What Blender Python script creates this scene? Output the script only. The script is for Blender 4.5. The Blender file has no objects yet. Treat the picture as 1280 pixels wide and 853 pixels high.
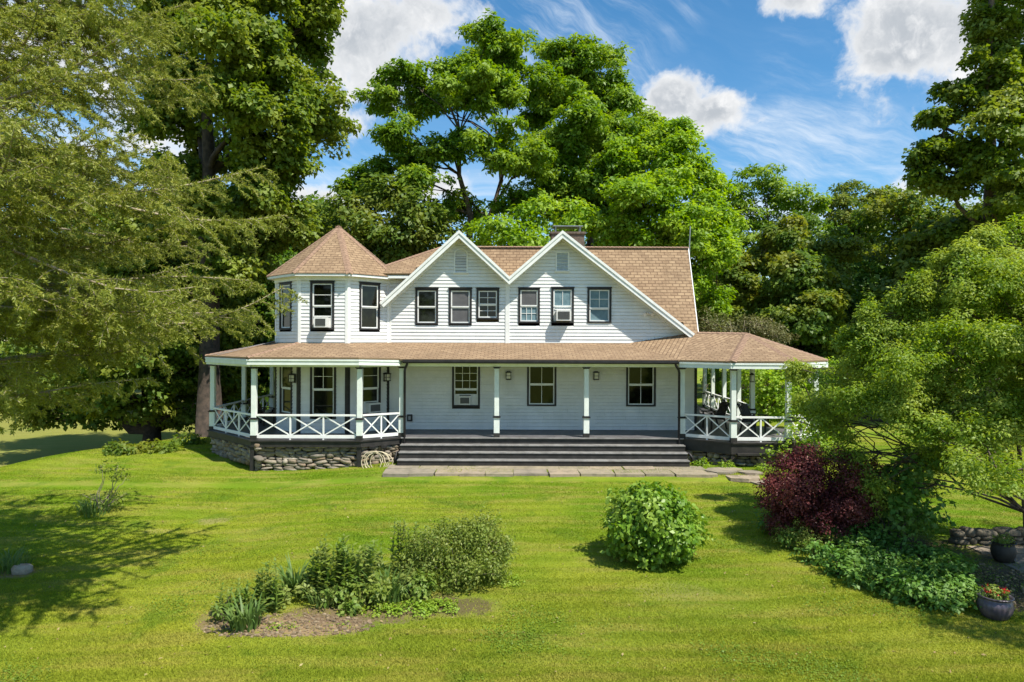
import bpy, math, random
import numpy as np
from mathutils import Vector, Matrix
random.seed(7)
RS = np.random.RandomState
scene = bpy.context.scene
COL = scene.collection
PI = math.pi

# ------------------------------------------------------------------ camera
CAM_H = 4.05
cam_d = bpy.data.cameras.new('camera'); cam = bpy.data.objects.new('camera', cam_d); COL.objects.link(cam)
cam_d.sensor_width = 36.0; cam_d.lens = 24.0; cam_d.clip_start = 0.1; cam_d.clip_end = 5000
cam.location = (0, 0, CAM_H)
cam.rotation_mode = 'XYZ'
cam.rotation_euler = (math.radians(90), math.radians(0.0), 0)
cam.matrix_world = Matrix.Translation((0, 0, CAM_H)) @ Matrix.Rotation(math.radians(90), 4, 'X') @ Matrix.Rotation(math.radians(0.2), 4, 'Z')
cam.rotation_euler = cam.matrix_world.to_euler()
scene.camera = cam
F = 853.333

def at(px, py, Y):
    """world point that the photograph shows at pixel px,py if it stands Y metres away"""
    return ((px-640)/F*Y, Y, CAM_H+(426.5-py)/F*Y)

# ------------------------------------------------------------------ light
SUN = Vector((0.52, -0.46, 1.06)).normalized()
EXPO = 0.60
sd = bpy.data.lights.new('sun', 'SUN'); so = bpy.data.objects.new('sun', sd); COL.objects.link(so)
sd.energy = 5.0; sd.angle = math.radians(0.55); sd.color = (1.0, 0.94, 0.83)
so.rotation_euler = (-SUN).to_track_quat('-Z', 'Y').to_euler()
so.location = (30, -30, 60)
w = bpy.data.worlds.new('World'); scene.world = w; w.use_nodes = True
scene.view_settings.view_transform = 'Standard'; scene.view_settings.look = 'None'
scene.view_settings.exposure = EXPO; scene.view_settings.gamma = 1.0
scene.view_settings.use_curve_mapping = False

class NT:
    """small helper for wiring shader nodes"""
    def __init__(s, tree): s.t = tree; s.n = tree.nodes; s.l = tree.links
    def new(s, typ, **kw):
        nd = s.n.new(typ)
        for k, v in kw.items(): setattr(nd, k, v)
        return nd
    def put(s, inp, v):
        if isinstance(v, bpy.types.NodeSocket): s.l.new(v, inp)
        elif v is not None:
            try: inp.default_value = v
            except Exception: inp.default_value = tuple(v)+(1,)
    def math(s, op, a, b=None, c=None, clamp=False):
        nd = s.new('ShaderNodeMath', operation=op); nd.use_clamp = clamp
        s.put(nd.inputs[0], a); s.put(nd.inputs[1], b); s.put(nd.inputs[2], c)
        return nd.outputs[0]
    def vmath(s, op, a, b=None, sc=None):
        nd = s.new('ShaderNodeVectorMath', operation=op)
        s.put(nd.inputs[0], a); s.put(nd.inputs[1], b)
        if sc is not None: s.put(nd.inputs[3], sc)
        return nd.outputs['Value'] if op in ('LENGTH', 'DOT_PRODUCT', 'DISTANCE') else nd.outputs[0]
    def noise(s, vec, scale, detail=4, rough=0.55, dist=0.0, lac=2.0, out='Fac'):
        nd = s.new('ShaderNodeTexNoise')
        s.put(nd.inputs['Vector'], vec); nd.inputs['Scale'].default_value = scale
        nd.inputs['Detail'].default_value = detail; nd.inputs['Roughness'].default_value = rough
        nd.inputs['Distortion'].default_value = dist; nd.inputs['Lacunarity'].default_value = lac
        return nd.outputs[out]
    def ss(s, v, a, b, lo=0.0, hi=1.0, kind='SMOOTHSTEP'):
        nd = s.new('ShaderNodeMapRange', interpolation_type=kind)
        s.put(nd.inputs[0], v); nd.inputs[1].default_value = a; nd.inputs[2].default_value = b
        nd.inputs[3].default_value = lo; nd.inputs[4].default_value = hi
        return nd.outputs[0]
    def mix(s, f, a, b, mode='MIX'):
        nd = s.new('ShaderNodeMix', data_type='RGBA', blend_type=mode)
        s.put(nd.inputs[0], f)
        for i, v in ((6, a), (7, b)):
            if isinstance(v, bpy.types.NodeSocket): s.l.new(v, nd.inputs[i])
            else: nd.inputs[i].default_value = tuple(v)+(1,) if len(v) == 3 else v
        return nd.outputs[2]
    def mapv(s, vec, sc, loc=(0, 0, 0), rot=(0, 0, 0)):
        nd = s.new('ShaderNodeMapping'); s.put(nd.inputs[0], vec)
        nd.inputs['Scale'].default_value = sc; nd.inputs['Location'].default_value = loc; nd.inputs['Rotation'].default_value = rot
        return nd.outputs[0]

# ---- sky: Nishita plus clouds that live in sky directions
def build_sky():
    t = NT(w.node_tree)
    for n_ in list(t.n): t.n.remove(n_)
    out = t.new('ShaderNodeOutputWorld'); bg = t.new('ShaderNodeBackground')
    sky = t.new('ShaderNodeTexSky', sky_type='NISHITA')
    sky.sun_disc = False; sky.sun_elevation = math.asin(SUN.z); sky.sun_rotation = math.atan2(SUN.x, SUN.y)
    sky.air_density = 1.0; sky.dust_density = 0.25; sky.ozone_density = 2.2; sky.altitude = 300
    hs = t.new('ShaderNodeHueSaturation'); hs.inputs['Saturation'].default_value = 1.28; hs.inputs['Value'].default_value = 1.03; hs.inputs['Hue'].default_value=0.492
    t.l.new(sky.outputs[0], hs.inputs['Color'])
    d = t.new('ShaderNodeTexCoord').outputs['Generated']
    warp = t.noise(d, 9.0, 5, 0.6, out='Color')
    dw = t.vmath('ADD', d, t.vmath('SCALE', t.vmath('SUBTRACT', warp, (0.5, 0.5, 0.5)), None, 0.055))
    # cumulus: centre pixel, half sizes in pixels, gain
    blobs = [(1165, 38, 95, 56, 1.0), (1100, 72, 40, 26, .85), (1235, 10, 70, 55, 1.0), (1010, -8, 58, 24, .85),
             (838, 128, 48, 38, 1.0), (885, 142, 45, 30, 1.0), (450, 55, 95, 75, .95), (540, 20, 70, 40, .8), (425, 150, 50, 40, .65), (940, 150, 40, 20, .4), (400, 270, 60, 30, .9),
             (540, 225, 62, 36, .8), (660, 140, 70, 50, .5), (1140, 240, 60, 22, .65), (70, 60, 90, 60, .85), (200, 170, 120, 60, .6),
             (80, 210, 70, 40, .8), (1225, 290, 90, 50, .6), (-300, 100, 240, 80, .9), (1650, 60, 260, 70, .9), (1560, 280, 200, 40, .7)]
    def mask(vec):
        m = None
        for (px, py, hx, hy, g) in blobs:
            v = Vector((px-640, F, 426.5-py)); L = v.length; v.normalize()
            q = t.vmath('SUBTRACT', vec, tuple(v))
            q = t.vmath('MULTIPLY', q, (F/hx, 1.2*F/hx, F/hy))
            ln = t.vmath('LENGTH', q)
            k = t.ss(ln, 0.1, 1.65, g, 0.0, kind='LINEAR')
            m = k if m is None else t.math('MAXIMUM', m, k)
        # a scatter of clouds over the rest of the sky
        return m
    m = mask(dw)
    def dens(vec, mm):
        n1 = t.noise(vec, 13.0, 8, 0.6)
        n2 = t.noise(vec, 42.0, 5, 0.6)
        v = t.math('ADD', mm, t.math('MULTIPLY', t.math('SUBTRACT', n1, 0.5), 1.35))
        return t.math('ADD', v, t.math('MULTIPLY', t.math('SUBTRACT', n2, 0.5), 0.35))
    dn = dens(dw, m)
    off = t.vmath('ADD', dw, (0.010, -0.002, 0.017))
    dn2 = dens(off, m)
    cum = t.ss(dn, 0.36, 0.70)
    lit = t.math('SUBTRACT', dn, dn2)
    lit = t.ss(lit, -0.10, 0.30)
    thick = t.ss(dn, 0.45, 0.95)
    # grey bellies where thick and unlit
    shade = t.math('MULTIPLY', thick, t.math('SUBTRACT', 1.0, lit))
    ccol = t.mix(shade, (5.7, 5.75, 5.8), (3.1, 3.35, 3.65))
    # cirrus: streaks on a high plane
    sep = t.new('ShaderNodeSeparateXYZ'); t.l.new(d, sep.inputs[0])
    zz = t.math('ADD', t.math('MAXIMUM', sep.outputs[2], 0.0), 0.12)
    cb = t.new('ShaderNodeCombineXYZ')
    t.put(cb.inputs[0], t.math('DIVIDE', sep.outputs[0], zz)); t.put(cb.inputs[1], t.math('DIVIDE', sep.outputs[1], zz))
    cv = cb.outputs[0]
    wv = t.noise(d, 2.6, 4, 0.55, out='Color')
    dcw = t.vmath('ADD', d, t.vmath('SCALE', t.vmath('SUBTRACT', wv, (.5, .5, .5)), None, .16))
    cvw = t.vmath('ADD', cv, t.vmath('SCALE', t.vmath('SUBTRACT', wv, (.5, .5, .5)), None, .8))
    st = t.mapv(t.mapv(dcw, (1, 1, 1), rot=(0, math.radians(-32), 0)), (1.3, 1.3, 9.0))
    c1 = t.noise(st, 2.4, 12, 0.70)
    c2 = t.noise(d, 3.4, 4, 0.5)
    ci = t.math('MULTIPLY', t.ss(c1, 0.42, 0.78), t.ss(c2, 0.38, 0.56))
    st2 = t.mapv(cvw, (0.35, 2.2, 1.0), rot=(0, 0, math.radians(-4)))
    ci2 = t.math('MULTIPLY', t.ss(t.noise(st2, 1.3, 8, 0.6), 0.44, 0.74), t.ss(sep.outputs[2], 0.18, 0.28, 1.0, 0.10))
    ci = t.math('MULTIPLY', t.math('ADD', ci, ci2, clamp=True), 0.85)
    base = t.mix(ci, hs.outputs[0], (4.9, 5.5, 6.2))
    up = t.ss(sep.outputs[2], 0.0, 0.05)
    full = t.mix(t.math('MULTIPLY', cum, up), base, ccol)
    t.l.new(full, bg.inputs['Color']); bg.inputs['Strength'].default_value = 0.112
    t.l.new(bg.outputs[0], out.inputs[0])
build_sky()
try:
    w.cycles.sampling_method = 'MANUAL'; w.cycles.sample_map_resolution = 512
except Exception: pass

# ------------------------------------------------------------------ materials
def mat(name, col, col2=None, rough=0.6, scale=6.0, spec=0.35, bump=0.0, bscale=40.0, metal=0.0, detail=4):
    m = bpy.data.materials.new(name); m.use_nodes = True
    t = NT(m.node_tree); b = t.n['Principled BSDF']
    b.inputs['Roughness'].default_value = rough; b.inputs['Specular IOR Level'].default_value = spec; b.inputs['Metallic'].default_value = metal
    co = t.new('ShaderNodeTexCoord').outputs['Object']
    if col2 is None: col2 = tuple(c*0.8 for c in col)
    f = t.ss(t.noise(co, scale, detail, 0.6), 0.35, 0.65)
    t.l.new(t.mix(f, col, col2), b.inputs['Base Color'])
    if bump:
        bn = t.new('ShaderNodeBump'); bn.inputs['Strength'].default_value = bump; bn.inputs['Distance'].default_value = 0.02
        t.l.new(t.noise(co, bscale, 5, 0.6), bn.inputs['Height']); t.l.new(bn.outputs[0], b.inputs['Normal'])
    return m

def leaf_mat(name, ca, cb, cc, trans=0.35, rough=0.5, spec=0.3, nscale=0.5, tcol=None):
    """leaf faces vary one by one and clump by clump"""
    m = bpy.data.materials.new(name); m.use_nodes = True
    t = NT(m.node_tree); b = t.n['Principled BSDF']; out = t.n['Material Output']
    rnd = t.new('ShaderNodeNewGeometry').outputs['Random Per Island']
    co = t.new('ShaderNodeTexCoord').outputs['Object']
    c = t.mix(rnd, ca, cb)
    f = t.ss(t.noise(co, nscale, 3, 0.6), 0.42, 0.66)
    c = t.mix(t.math('MULTIPLY', f, 0.8), c, cc)
    t.l.new(c, b.inputs['Base Color']); b.inputs['Roughness'].default_value = rough; b.inputs['Specular IOR Level'].default_value = spec
    tr = t.new('ShaderNodeBsdfTranslucent')
    hs = t.new('ShaderNodeHueSaturation'); hs.inputs['Saturation'].default_value = 1.1; hs.inputs['Value'].default_value = 1.5; hs.inputs['Hue'].default_value = 0.488
    t.l.new(c, hs.inputs['Color']); t.l.new(hs.outputs[0], tr.inputs['Color'])
    mx = t.new('ShaderNodeMixShader'); mx.inputs[0].default_value = trans
    t.l.new(b.outputs[0], mx.inputs[1]); t.l.new(tr.outputs[0], mx.inputs[2]); t.l.new(mx.outputs[0], out.inputs['Surface'])
    return m

def grass_color(t):
    co = t.new('ShaderNodeNewGeometry').outputs['Position']
    co2 = t.mapv(co, (1, 1, 0))
    a = t.ss(t.noise(co2, 0.22, 4, 0.6), 0.34, 0.66)
    c = t.mix(a, (0.122, 0.218, 0.010), (0.248, 0.292, 0.026))
    sy = t.new('ShaderNodeSeparateXYZ'); t.l.new(co, sy.inputs[0])
    c = t.mix(t.math('MULTIPLY', t.ss(t.math('ADD', sy.outputs[1], t.math('MULTIPLY', t.noise(co2, .35, 3), 5.0)), 19.0, 11.5), .45), c, (0.290, 0.292, 0.048))
    # mowing streaks that swing round the house
    wv = t.new('ShaderNodeTexWave', wave_type='RINGS', rings_direction='SPHERICAL')
    t.put(wv.inputs['Vector'], t.mapv(co2, (0.55, 1.0, 0), loc=(0.6, -33.0, 0)))
    wv.inputs['Scale'].default_value = 0.55; wv.inputs['Distortion'].default_value = 2.2; wv.inputs['Detail'].default_value = 3; wv.inputs['Detail Scale'].default_value = .35
    c = t.mix(t.math('MULTIPLY', t.ss(wv.outputs['Fac'], 0.2, 0.9), 0.34), c, (0.125, 0.175, 0.010))
    st = t.mapv(co2, (0.5, 2.6, 0))
    c = t.mix(t.math('MULTIPLY', t.ss(t.noise(st, 0.9, 5, 0.65), 0.44, 0.66), 0.70), c, (0.285, 0.272, 0.062))
    # lush patches
    c = t.mix(t.math('MULTIPLY', t.ss(t.noise(co2, 0.75, 4, 0.6, 0.4), 0.54, 0.70), 0.65), c, (0.095, 0.175, 0.014))
    # far pale lawn on the lower level
    sp = t.new('ShaderNodeSeparateXYZ'); t.l.new(co, sp.inputs[0])
    c = t.mix(t.math('MULTIPLY', t.ss(sp.outputs[2], -0.9, -1.5), 0.55), c, (0.27, 0.24, 0.085))
    return c, co, co2

def ground_mat():
    m = bpy.data.materials.new('lawn'); m.use_nodes = True
    t = NT(m.node_tree); b = t.n['Principled BSDF']; b.inputs['Roughness'].default_value = 0.9; b.inputs['Specular IOR Level'].default_value = 0.1
    c, co, co2 = grass_color(t)
    fine = t.noise(co2, 26.0, 6, 0.75)
    c = t.mix(t.ss(fine, 0.35, 0.62), t.mix(1.0, c, (0.74, 0.76, 0.68), 'MULTIPLY'), c)
    # worn straw-coloured spots
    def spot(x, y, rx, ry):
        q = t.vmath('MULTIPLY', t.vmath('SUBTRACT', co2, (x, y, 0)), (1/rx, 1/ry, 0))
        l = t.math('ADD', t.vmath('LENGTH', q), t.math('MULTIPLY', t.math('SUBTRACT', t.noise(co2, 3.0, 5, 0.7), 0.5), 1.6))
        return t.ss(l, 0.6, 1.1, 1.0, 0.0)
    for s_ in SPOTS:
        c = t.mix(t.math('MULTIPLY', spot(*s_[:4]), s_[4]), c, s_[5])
    t.l.new(c, b.inputs['Base Color'])
    bn = t.new('ShaderNodeBump'); bn.inputs['Strength'].default_value = 0.6; bn.inputs['Distance'].default_value = 0.05
    t.l.new(fine, bn.inputs['Height']); t.l.new(bn.outputs[0], b.inputs['Normal'])
    return m
SPOTS = [(-7.45, 17.0, 0.45, 0.3, 0.5, (0.33, 0.25, 0.12)), (-8.4, 16.2, 0.35, 0.22, 0.4, (0.33, 0.25, 0.12)),
         (-3.3, 10.75, 1.15, 0.40, 0.92, (0.30, 0.20, 0.12)), (-1.2, 11.6, 1.1, 0.5, 0.8, (0.10, 0.07, 0.045)), (-2.6, 11.2, 1.3, 0.5, 0.85, (0.16, 0.11, 0.07)), (-4.6, 11.1, 0.6, 0.5, 0.9, (0.2, 0.14, 0.08)),
         (2.9, 12.3, 0.8, 0.5, 0.28, (0.26, 0.2, 0.1)),
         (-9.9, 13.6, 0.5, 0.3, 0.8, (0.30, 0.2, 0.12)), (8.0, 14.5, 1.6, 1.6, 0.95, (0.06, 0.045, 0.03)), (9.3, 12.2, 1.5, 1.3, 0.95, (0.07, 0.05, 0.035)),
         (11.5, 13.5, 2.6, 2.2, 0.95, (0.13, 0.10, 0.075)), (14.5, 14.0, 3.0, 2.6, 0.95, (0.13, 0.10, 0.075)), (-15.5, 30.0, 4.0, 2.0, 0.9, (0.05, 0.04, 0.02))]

def shingle_mat(name, ca, cb, cm):
    m = bpy.data.materials.new(name); m.use_nodes = True
    t = NT(m.node_tree); b = t.n['Principled BSDF']; b.inputs['Roughness'].default_value = 0.88; b.inputs['Specular IOR Level'].default_value = 0.2
    uv = t.new('ShaderNodeTexCoord').outputs['UV']
    br = t.new('ShaderNodeTexBrick'); t.l.new(uv, br.inputs['Vector'])
    br.inputs['Color1'].default_value = ca+(1,); br.inputs['Color2'].default_value = cb+(1,); br.inputs['Mortar'].default_value = cm+(1,)
    br.inputs['Scale'].default_value = 1.0; br.inputs['Mortar Size'].default_value = 0.016; br.inputs['Mortar Smooth'].default_value = 0.2
    br.inputs['Brick Width'].default_value = 0.26; br.inputs['Row Height'].default_value = 0.145; br.offset = 0.5
    n1 = t.noise(uv, 0.9, 4, 0.6); n2 = t.noise(uv, 7.0, 5, 0.7)
    c = t.mix(t.math('MULTIPLY', t.ss(n1, 0.4, 0.7), 0.4), br.outputs['Color'], tuple(x*0.62 for x in cb))
    c = t.mix(t.math('MULTIPLY', t.ss(n2, 0.4, 0.7), 0.35), c, tuple(min(1, x*1.3) for x in ca))
    t.l.new(c, b.inputs['Base Color'])
    c = t.mix(t.math('MULTIPLY', t.ss(t.noise(t.mapv(uv, (1.6, .28, 1)), 1.3, 5, 0.65), 0.48, 0.72), 0.38), c, (0.13, 0.105, 0.075))
    # each course is thickest at its lower edge
    sx = t.new('ShaderNodeSeparateXYZ'); t.l.new(uv, sx.inputs[0])
    fr = t.math('FRACT', t.math('DIVIDE', sx.outputs[1], 0.145))
    h = t.math('ADD', t.math('SUBTRACT', 1.0, fr), t.math('MULTIPLY', br.outputs['Fac'], -0.5))
    h = t.math('ADD', h, t.math('MULTIPLY', t.noise(uv, 60.0, 3, 0.6), 0.3))
    bn = t.new('ShaderNodeBump'); bn.inputs['Strength'].default_value = 0.9; bn.inputs['Distance'].default_value = 0.012
    t.l.new(h, bn.inputs['Height']); t.l.new(bn.outputs[0], b.inputs['Normal'])
    return m

M = {}
M['white'] = mat('white_paint', (0.74, 0.745, 0.74), (0.67, 0.68, 0.67), 0.55, 2.5, bump=0.15, bscale=25)
def siding_mat():
    m = M['white']; t = NT(m.node_tree); b = t.n['Principled BSDF']; src = b.inputs['Base Color'].links[0].from_socket
    rnd = t.new('ShaderNodeNewGeometry').outputs['Random Per Island']; co = t.new('ShaderNodeTexCoord').outputs['Object']
    c = t.mix(t.ss(rnd, 0.0, 1.0, 0.0, 0.12, 'LINEAR'), src, (0.55, 0.56, 0.55))
    c = t.mix(t.math('MULTIPLY', t.ss(t.noise(t.mapv(co, (2.2, 2.2, .35)), 1.2, 6, .65), .5, .75), .22), c, (0.50, 0.52, 0.46))
    t.l.new(c, b.inputs['Base Color'])
siding_mat()
M['trimwhite'] = mat('white_trim_paint', (0.78, 0.79, 0.77), (0.71, 0.72, 0.70), 0.5, 4.0)
M['black'] = mat('black_trim_paint', (0.028, 0.026, 0.027), (0.016, 0.015, 0.015), 0.5, 5)
M['bounce_white'] = mat('lawn_bounce_white_paint', (0.73, 0.78, 0.73), (0.66, 0.71, 0.66), 0.5, 4.0)  # white trim paint tinted green to stand for light bounced off the lawn
M['brown'] = mat('dark_brown_paint', (0.036, 0.033, 0.030), (0.021, 0.020, 0.018), 0.55, 4, bump=.2)
M['tread'] = mat('worn_step_paint', (0.25, 0.245, 0.235), (0.16, 0.157, 0.15), 0.5, 3, bump=.2)
M['deck'] = mat('grey_deck_paint', (0.13, 0.125, 0.13), (0.09, 0.085, 0.09), 0.45, 3, bump=.2)
M['ceil'] = mat('porch_ceiling_paint', (0.62, 0.64, 0.58), (0.56, 0.58, 0.5), 0.6, 2)
M['roof'] = shingle_mat('brown_shingles', (0.325, 0.228, 0.138), (0.225, 0.150, 0.090), (0.145, 0.092, 0.056))
M['ridge'] = mat('ridge_shingles', (0.30, 0.195, 0.13), (0.22, 0.14, 0.095), 0.9, 9, bump=.5, bscale=60)
M['brick'] = mat('chimney_brick', (0.17, 0.125, 0.095), (0.11, 0.085, 0.07), 0.85, 12, bump=.4)
M['metal'] = mat('grey_metal', (0.40, 0.41, 0.43), (0.30, 0.31, 0.33), 0.4, 6, metal=.6)
M['ac'] = mat('air_conditioner_plastic', (0.72, 0.72, 0.69), (0.62, 0.62, 0.59), 0.5, 6)
M['grille'] = mat('grille', (0.13, 0.13, 0.12), (0.08, 0.08, 0.08), 0.6, 60)
M['curtain'] = mat('blue_curtain', (0.16, 0.25, 0.28), (0.10, 0.17, 0.20), 0.8, 3)
M['screen'] = mat('window_screen', (0.11, 0.11, 0.115), (0.085, 0.085, 0.09), 0.7, 3)
M['vent'] = mat('vent_paint', (0.50, 0.56, 0.60), (0.42, 0.47, 0.52), 0.6, 8)
M['hose'] = mat('cream_hose', (0.60, 0.52, 0.36), (0.5, 0.44, 0.3), 0.5, 8)
M['bark'] = mat('grey_brown_bark', (0.13, 0.095, 0.07), (0.055, 0.042, 0.033), 0.9, 5, bump=.8, bscale=14)
M['barkdark'] = mat('dark_bark', (0.075, 0.055, 0.042), (0.035, 0.028, 0.022), 0.9, 5, bump=.8, bscale=14)
M['twig'] = mat('tan_twigs', (0.36, 0.30, 0.22), (0.22, 0.18, 0.13), 0.85, 4)
M['urn'] = mat('glazed_urn', (0.12, 0.095, 0.12), (0.07, 0.055, 0.075), 0.3, 7, spec=.5)
M['pot'] = mat('dark_pot', (0.05, 0.04, 0.035), (0.03, 0.025, 0.02), 0.6, 7)
M['wicker'] = mat('dark_wicker', (0.05, 0.035, 0.028), (0.025, 0.02, 0.016), 0.7, 50, bump=.4)
M['woodgrey'] = mat('weathered_wood', (0.34, 0.31, 0.28), (0.22, 0.20, 0.18), 0.8, 8, bump=.3)
M['stone_dark'] = mat('foundation_gap', (0.05, 0.045, 0.035), (0.03, 0.026, 0.02), 0.95, 8)

def stone_mat(name, cols, nscale=7.0):
    m = bpy.data.materials.new(name); m.use_nodes = True
    t = NT(m.node_tree); b = t.n['Principled BSDF']; b.inputs['Roughness'].default_value = 0.88; b.inputs['Specular IOR Level'].default_value = .2
    rnd = t.new('ShaderNodeNewGeometry').outputs['Random Per Island']; co = t.new('ShaderNodeTexCoord').outputs['Object']
    rp = t.new('ShaderNodeValToRGB'); t.l.new(rnd, rp.inputs[0]); els = rp.color_ramp.elements
    while len(els) < len(cols): els.new(0.5)
    for i, c in enumerate(cols): els[i].position = i/(len(cols)-1); els[i].color = c+(1,)
    n1 = t.noise(co, nscale, 6, 0.65)
    c = t.mix(t.math('MULTIPLY', t.ss(n1, 0.4, 0.7), 0.5), rp.outputs[0], (0.10, 0.095, 0.07))
    t.l.new(c, b.inputs['Base Color'])
    bn = t.new('ShaderNodeBump'); bn.inputs['Strength'].default_value = 0.7; bn.inputs['Distance'].default_value = 0.03
    t.l.new(t.noise(co, nscale*2.5, 6, 0.6), bn.inputs['Height']); t.l.new(bn.outputs[0], b.inputs['Normal'])
    return m
M['stone'] = stone_mat('fieldstone', [(0.22, 0.18, 0.13), (0.30, 0.26, 0.20), (0.15, 0.13, 0.11), (0.40, 0.35, 0.28), (0.25, 0.18, 0.12), (0.27, 0.24, 0.20)])
M['stone_shade'] = stone_mat('shaded_stone', [(0.12, 0.10, 0.075), (0.18, 0.15, 0.11), (0.09, 0.08, 0.06), (0.16, 0.14, 0.10)])  # same stone in darker tones, deep shade put into its colour
M['flag'] = stone_mat('flagstone', [(0.27, 0.23, 0.16), (0.32, 0.27, 0.19), (0.24, 0.21, 0.17), (0.35, 0.28, 0.20)], 3.0)

def glass_mat():
    m = bpy.data.materials.new('window_glass'); m.use_nodes = True
    t = NT(m.node_tree); b = t.n['Principled BSDF']
    co = t.new('ShaderNodeTexCoord').outputs['Object']
    c = t.mix(t.ss(t.noise(co, 3.0, 4, 0.6), 0.45, 0.65), (0.002, 0.003, 0.002), (0.009, 0.013, 0.006))
    t.l.new(c, b.inputs['Base Color']); b.inputs['Roughness'].default_value = 0.05; b.inputs['Specular IOR Level'].default_value = 0.38
    bn = t.new('ShaderNodeBump'); bn.inputs['Strength'].default_value = 0.05; t.l.new(t.noise(co, 1.5, 2), bn.inputs['Height']); t.l.new(bn.outputs[0], b.inputs['Normal'])
    return m
M['glass'] = glass_mat()
M['lampglass'] = mat('lantern_glass', (0.75, 0.74, 0.66), (0.65, 0.64, 0.56), 0.25, 8)
# foliage
M['l_maple'] = leaf_mat('maple_leaves', (0.080, 0.150, 0.014), (0.195, 0.265, 0.030), (0.250, 0.300, 0.050), .40, rough=.48, spec=.32)
M['l_walnut'] = leaf_mat('walnut_leaves', (0.085, 0.185, 0.014), (0.200, 0.320, 0.026), (0.290, 0.400, 0.055), .42, rough=.48, spec=.32)
M['l_walnut2'] = leaf_mat('young_walnut_leaves', (0.115, 0.240, 0.012), (0.240, 0.390, 0.024), (0.330, 0.460, 0.060), .46, rough=.48, spec=.32)
M['l_dark'] = leaf_mat('dark_maple_leaves', (0.065, 0.135, 0.018), (0.155, 0.240, 0.032), (0.250, 0.265, 0.034), .42)
M['l_olive'] = leaf_mat('olive_leaves', (0.080, 0.150, 0.022), (0.165, 0.240, 0.036), (0.220, 0.250, 0.040), .40)
M['l_forest'] = leaf_mat('forest_leaves', (0.050, 0.130, 0.016), (0.120, 0.215, 0.028), (0.170, 0.240, 0.036), .40)
M['l_apple'] = leaf_mat('bright_small_leaves', (0.095, 0.195, 0.016), (0.290, 0.395, 0.042), (0.350, 0.420, 0.075), .42, nscale=.8)
M['l_barberry'] = leaf_mat('barberry_leaves', (0.125, 0.024, 0.026), (0.060, 0.014, 0.018), (0.230, 0.065, 0.055), .25, nscale=1.5)
M['l_hydra'] = leaf_mat('hydrangea_leaves', (0.100, 0.215, 0.018), (0.210, 0.350, 0.036), (0.290, 0.400, 0.070), .32, rough=.4, nscale=1.6)
M['l_weep'] = leaf_mat('weeping_leaves', (0.120, 0.190, 0.025), (0.290, 0.330, 0.080), (0.200, 0.270, 0.040), .38, nscale=2)
M['l_herb'] = leaf_mat('herb_leaves', (0.100, 0.185, 0.024), (0.220, 0.300, 0.055), (0.270, 0.310, 0.080), .35, nscale=3)
M['l_iris'] = leaf_mat('sword_leaves', (0.075, 0.155, 0.030), (0.135, 0.220, 0.050), (0.160, 0.230, 0.060), .3, nscale=3)
M['l_cover'] = leaf_mat('ground_cover_leaves', (0.065, 0.170, 0.022), (0.140, 0.270, 0.045), (0.180, 0.300, 0.060), .3, nscale=2)
M['l_lime'] = leaf_mat('lime_leaves', (0.170, 0.290, 0.020), (0.230, 0.340, 0.030), (0.270, 0.330, 0.040), .3, nscale=2)
M['l_spruce'] = leaf_mat('spruce_needles', (0.120, 0.165, 0.024), (0.370, 0.385, 0.080), (0.240, 0.280, 0.045), .36, nscale=.9)
M['l_brush'] = leaf_mat('dry_brush_leaves', (0.120, 0.125, 0.045), (0.200, 0.185, 0.080), (0.12, 0.14, 0.04), .3)
M['l_red'] = leaf_mat('red_flowers', (0.45, 0.03, 0.02), (0.6, 0.08, 0.03), (0.4, 0.02, 0.02), .2)

def blade_mat():
    m = bpy.data.materials.new('grass_blades'); m.use_nodes = True
    t = NT(m.node_tree); b = t.n['Principled BSDF']; out = t.n['Material Output']
    c, co, co2 = grass_color(t)
    rnd = t.new('ShaderNodeNewGeometry').outputs['Random Per Island']
    c = t.mix(1.0, c, (1.22, 1.20, 1.1), 'MULTIPLY')
    c = t.mix(t.ss(rnd, 0.0, 1.0, 0.0, 1.0, 'LINEAR'), c, t.mix(1.0, c, (1.22, 1.15, 1.1), 'MULTIPLY'))
    t.l.new(c, b.inputs['Base Color']); b.inputs['Roughness'].default_value = 0.8; b.inputs['Specular IOR Level'].default_value = .06
    tr = t.new('ShaderNodeBsdfTranslucent'); t.l.new(t.mix(1.0, c, (1.3, 1.3, 1.0), 'MULTIPLY'), tr.inputs[0])
    mx = t.new('ShaderNodeMixShader'); mx.inputs[0].default_value = .35
    t.l.new(b.outputs[0], mx.inputs[1]); t.l.new(tr.outputs[0], mx.inputs[2]); t.l.new(mx.outputs[0], out.inputs['Surface'])
    return m

# ------------------------------------------------------------------ object helpers
def tag(o, label=None, cat=None, group=None, kind=None):
    if label: o['label'] = label
    if cat: o['category'] = cat
    if group: o['group'] = group
    if kind: o['kind'] = kind
    return o
def empty(name, loc=(0, 0, 0), rz=0):
    o = bpy.data.objects.new(name, None); COL.objects.link(o); o.location = loc; o.rotation_euler = (0, 0, rz); o.empty_display_size = .3
    return o

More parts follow.
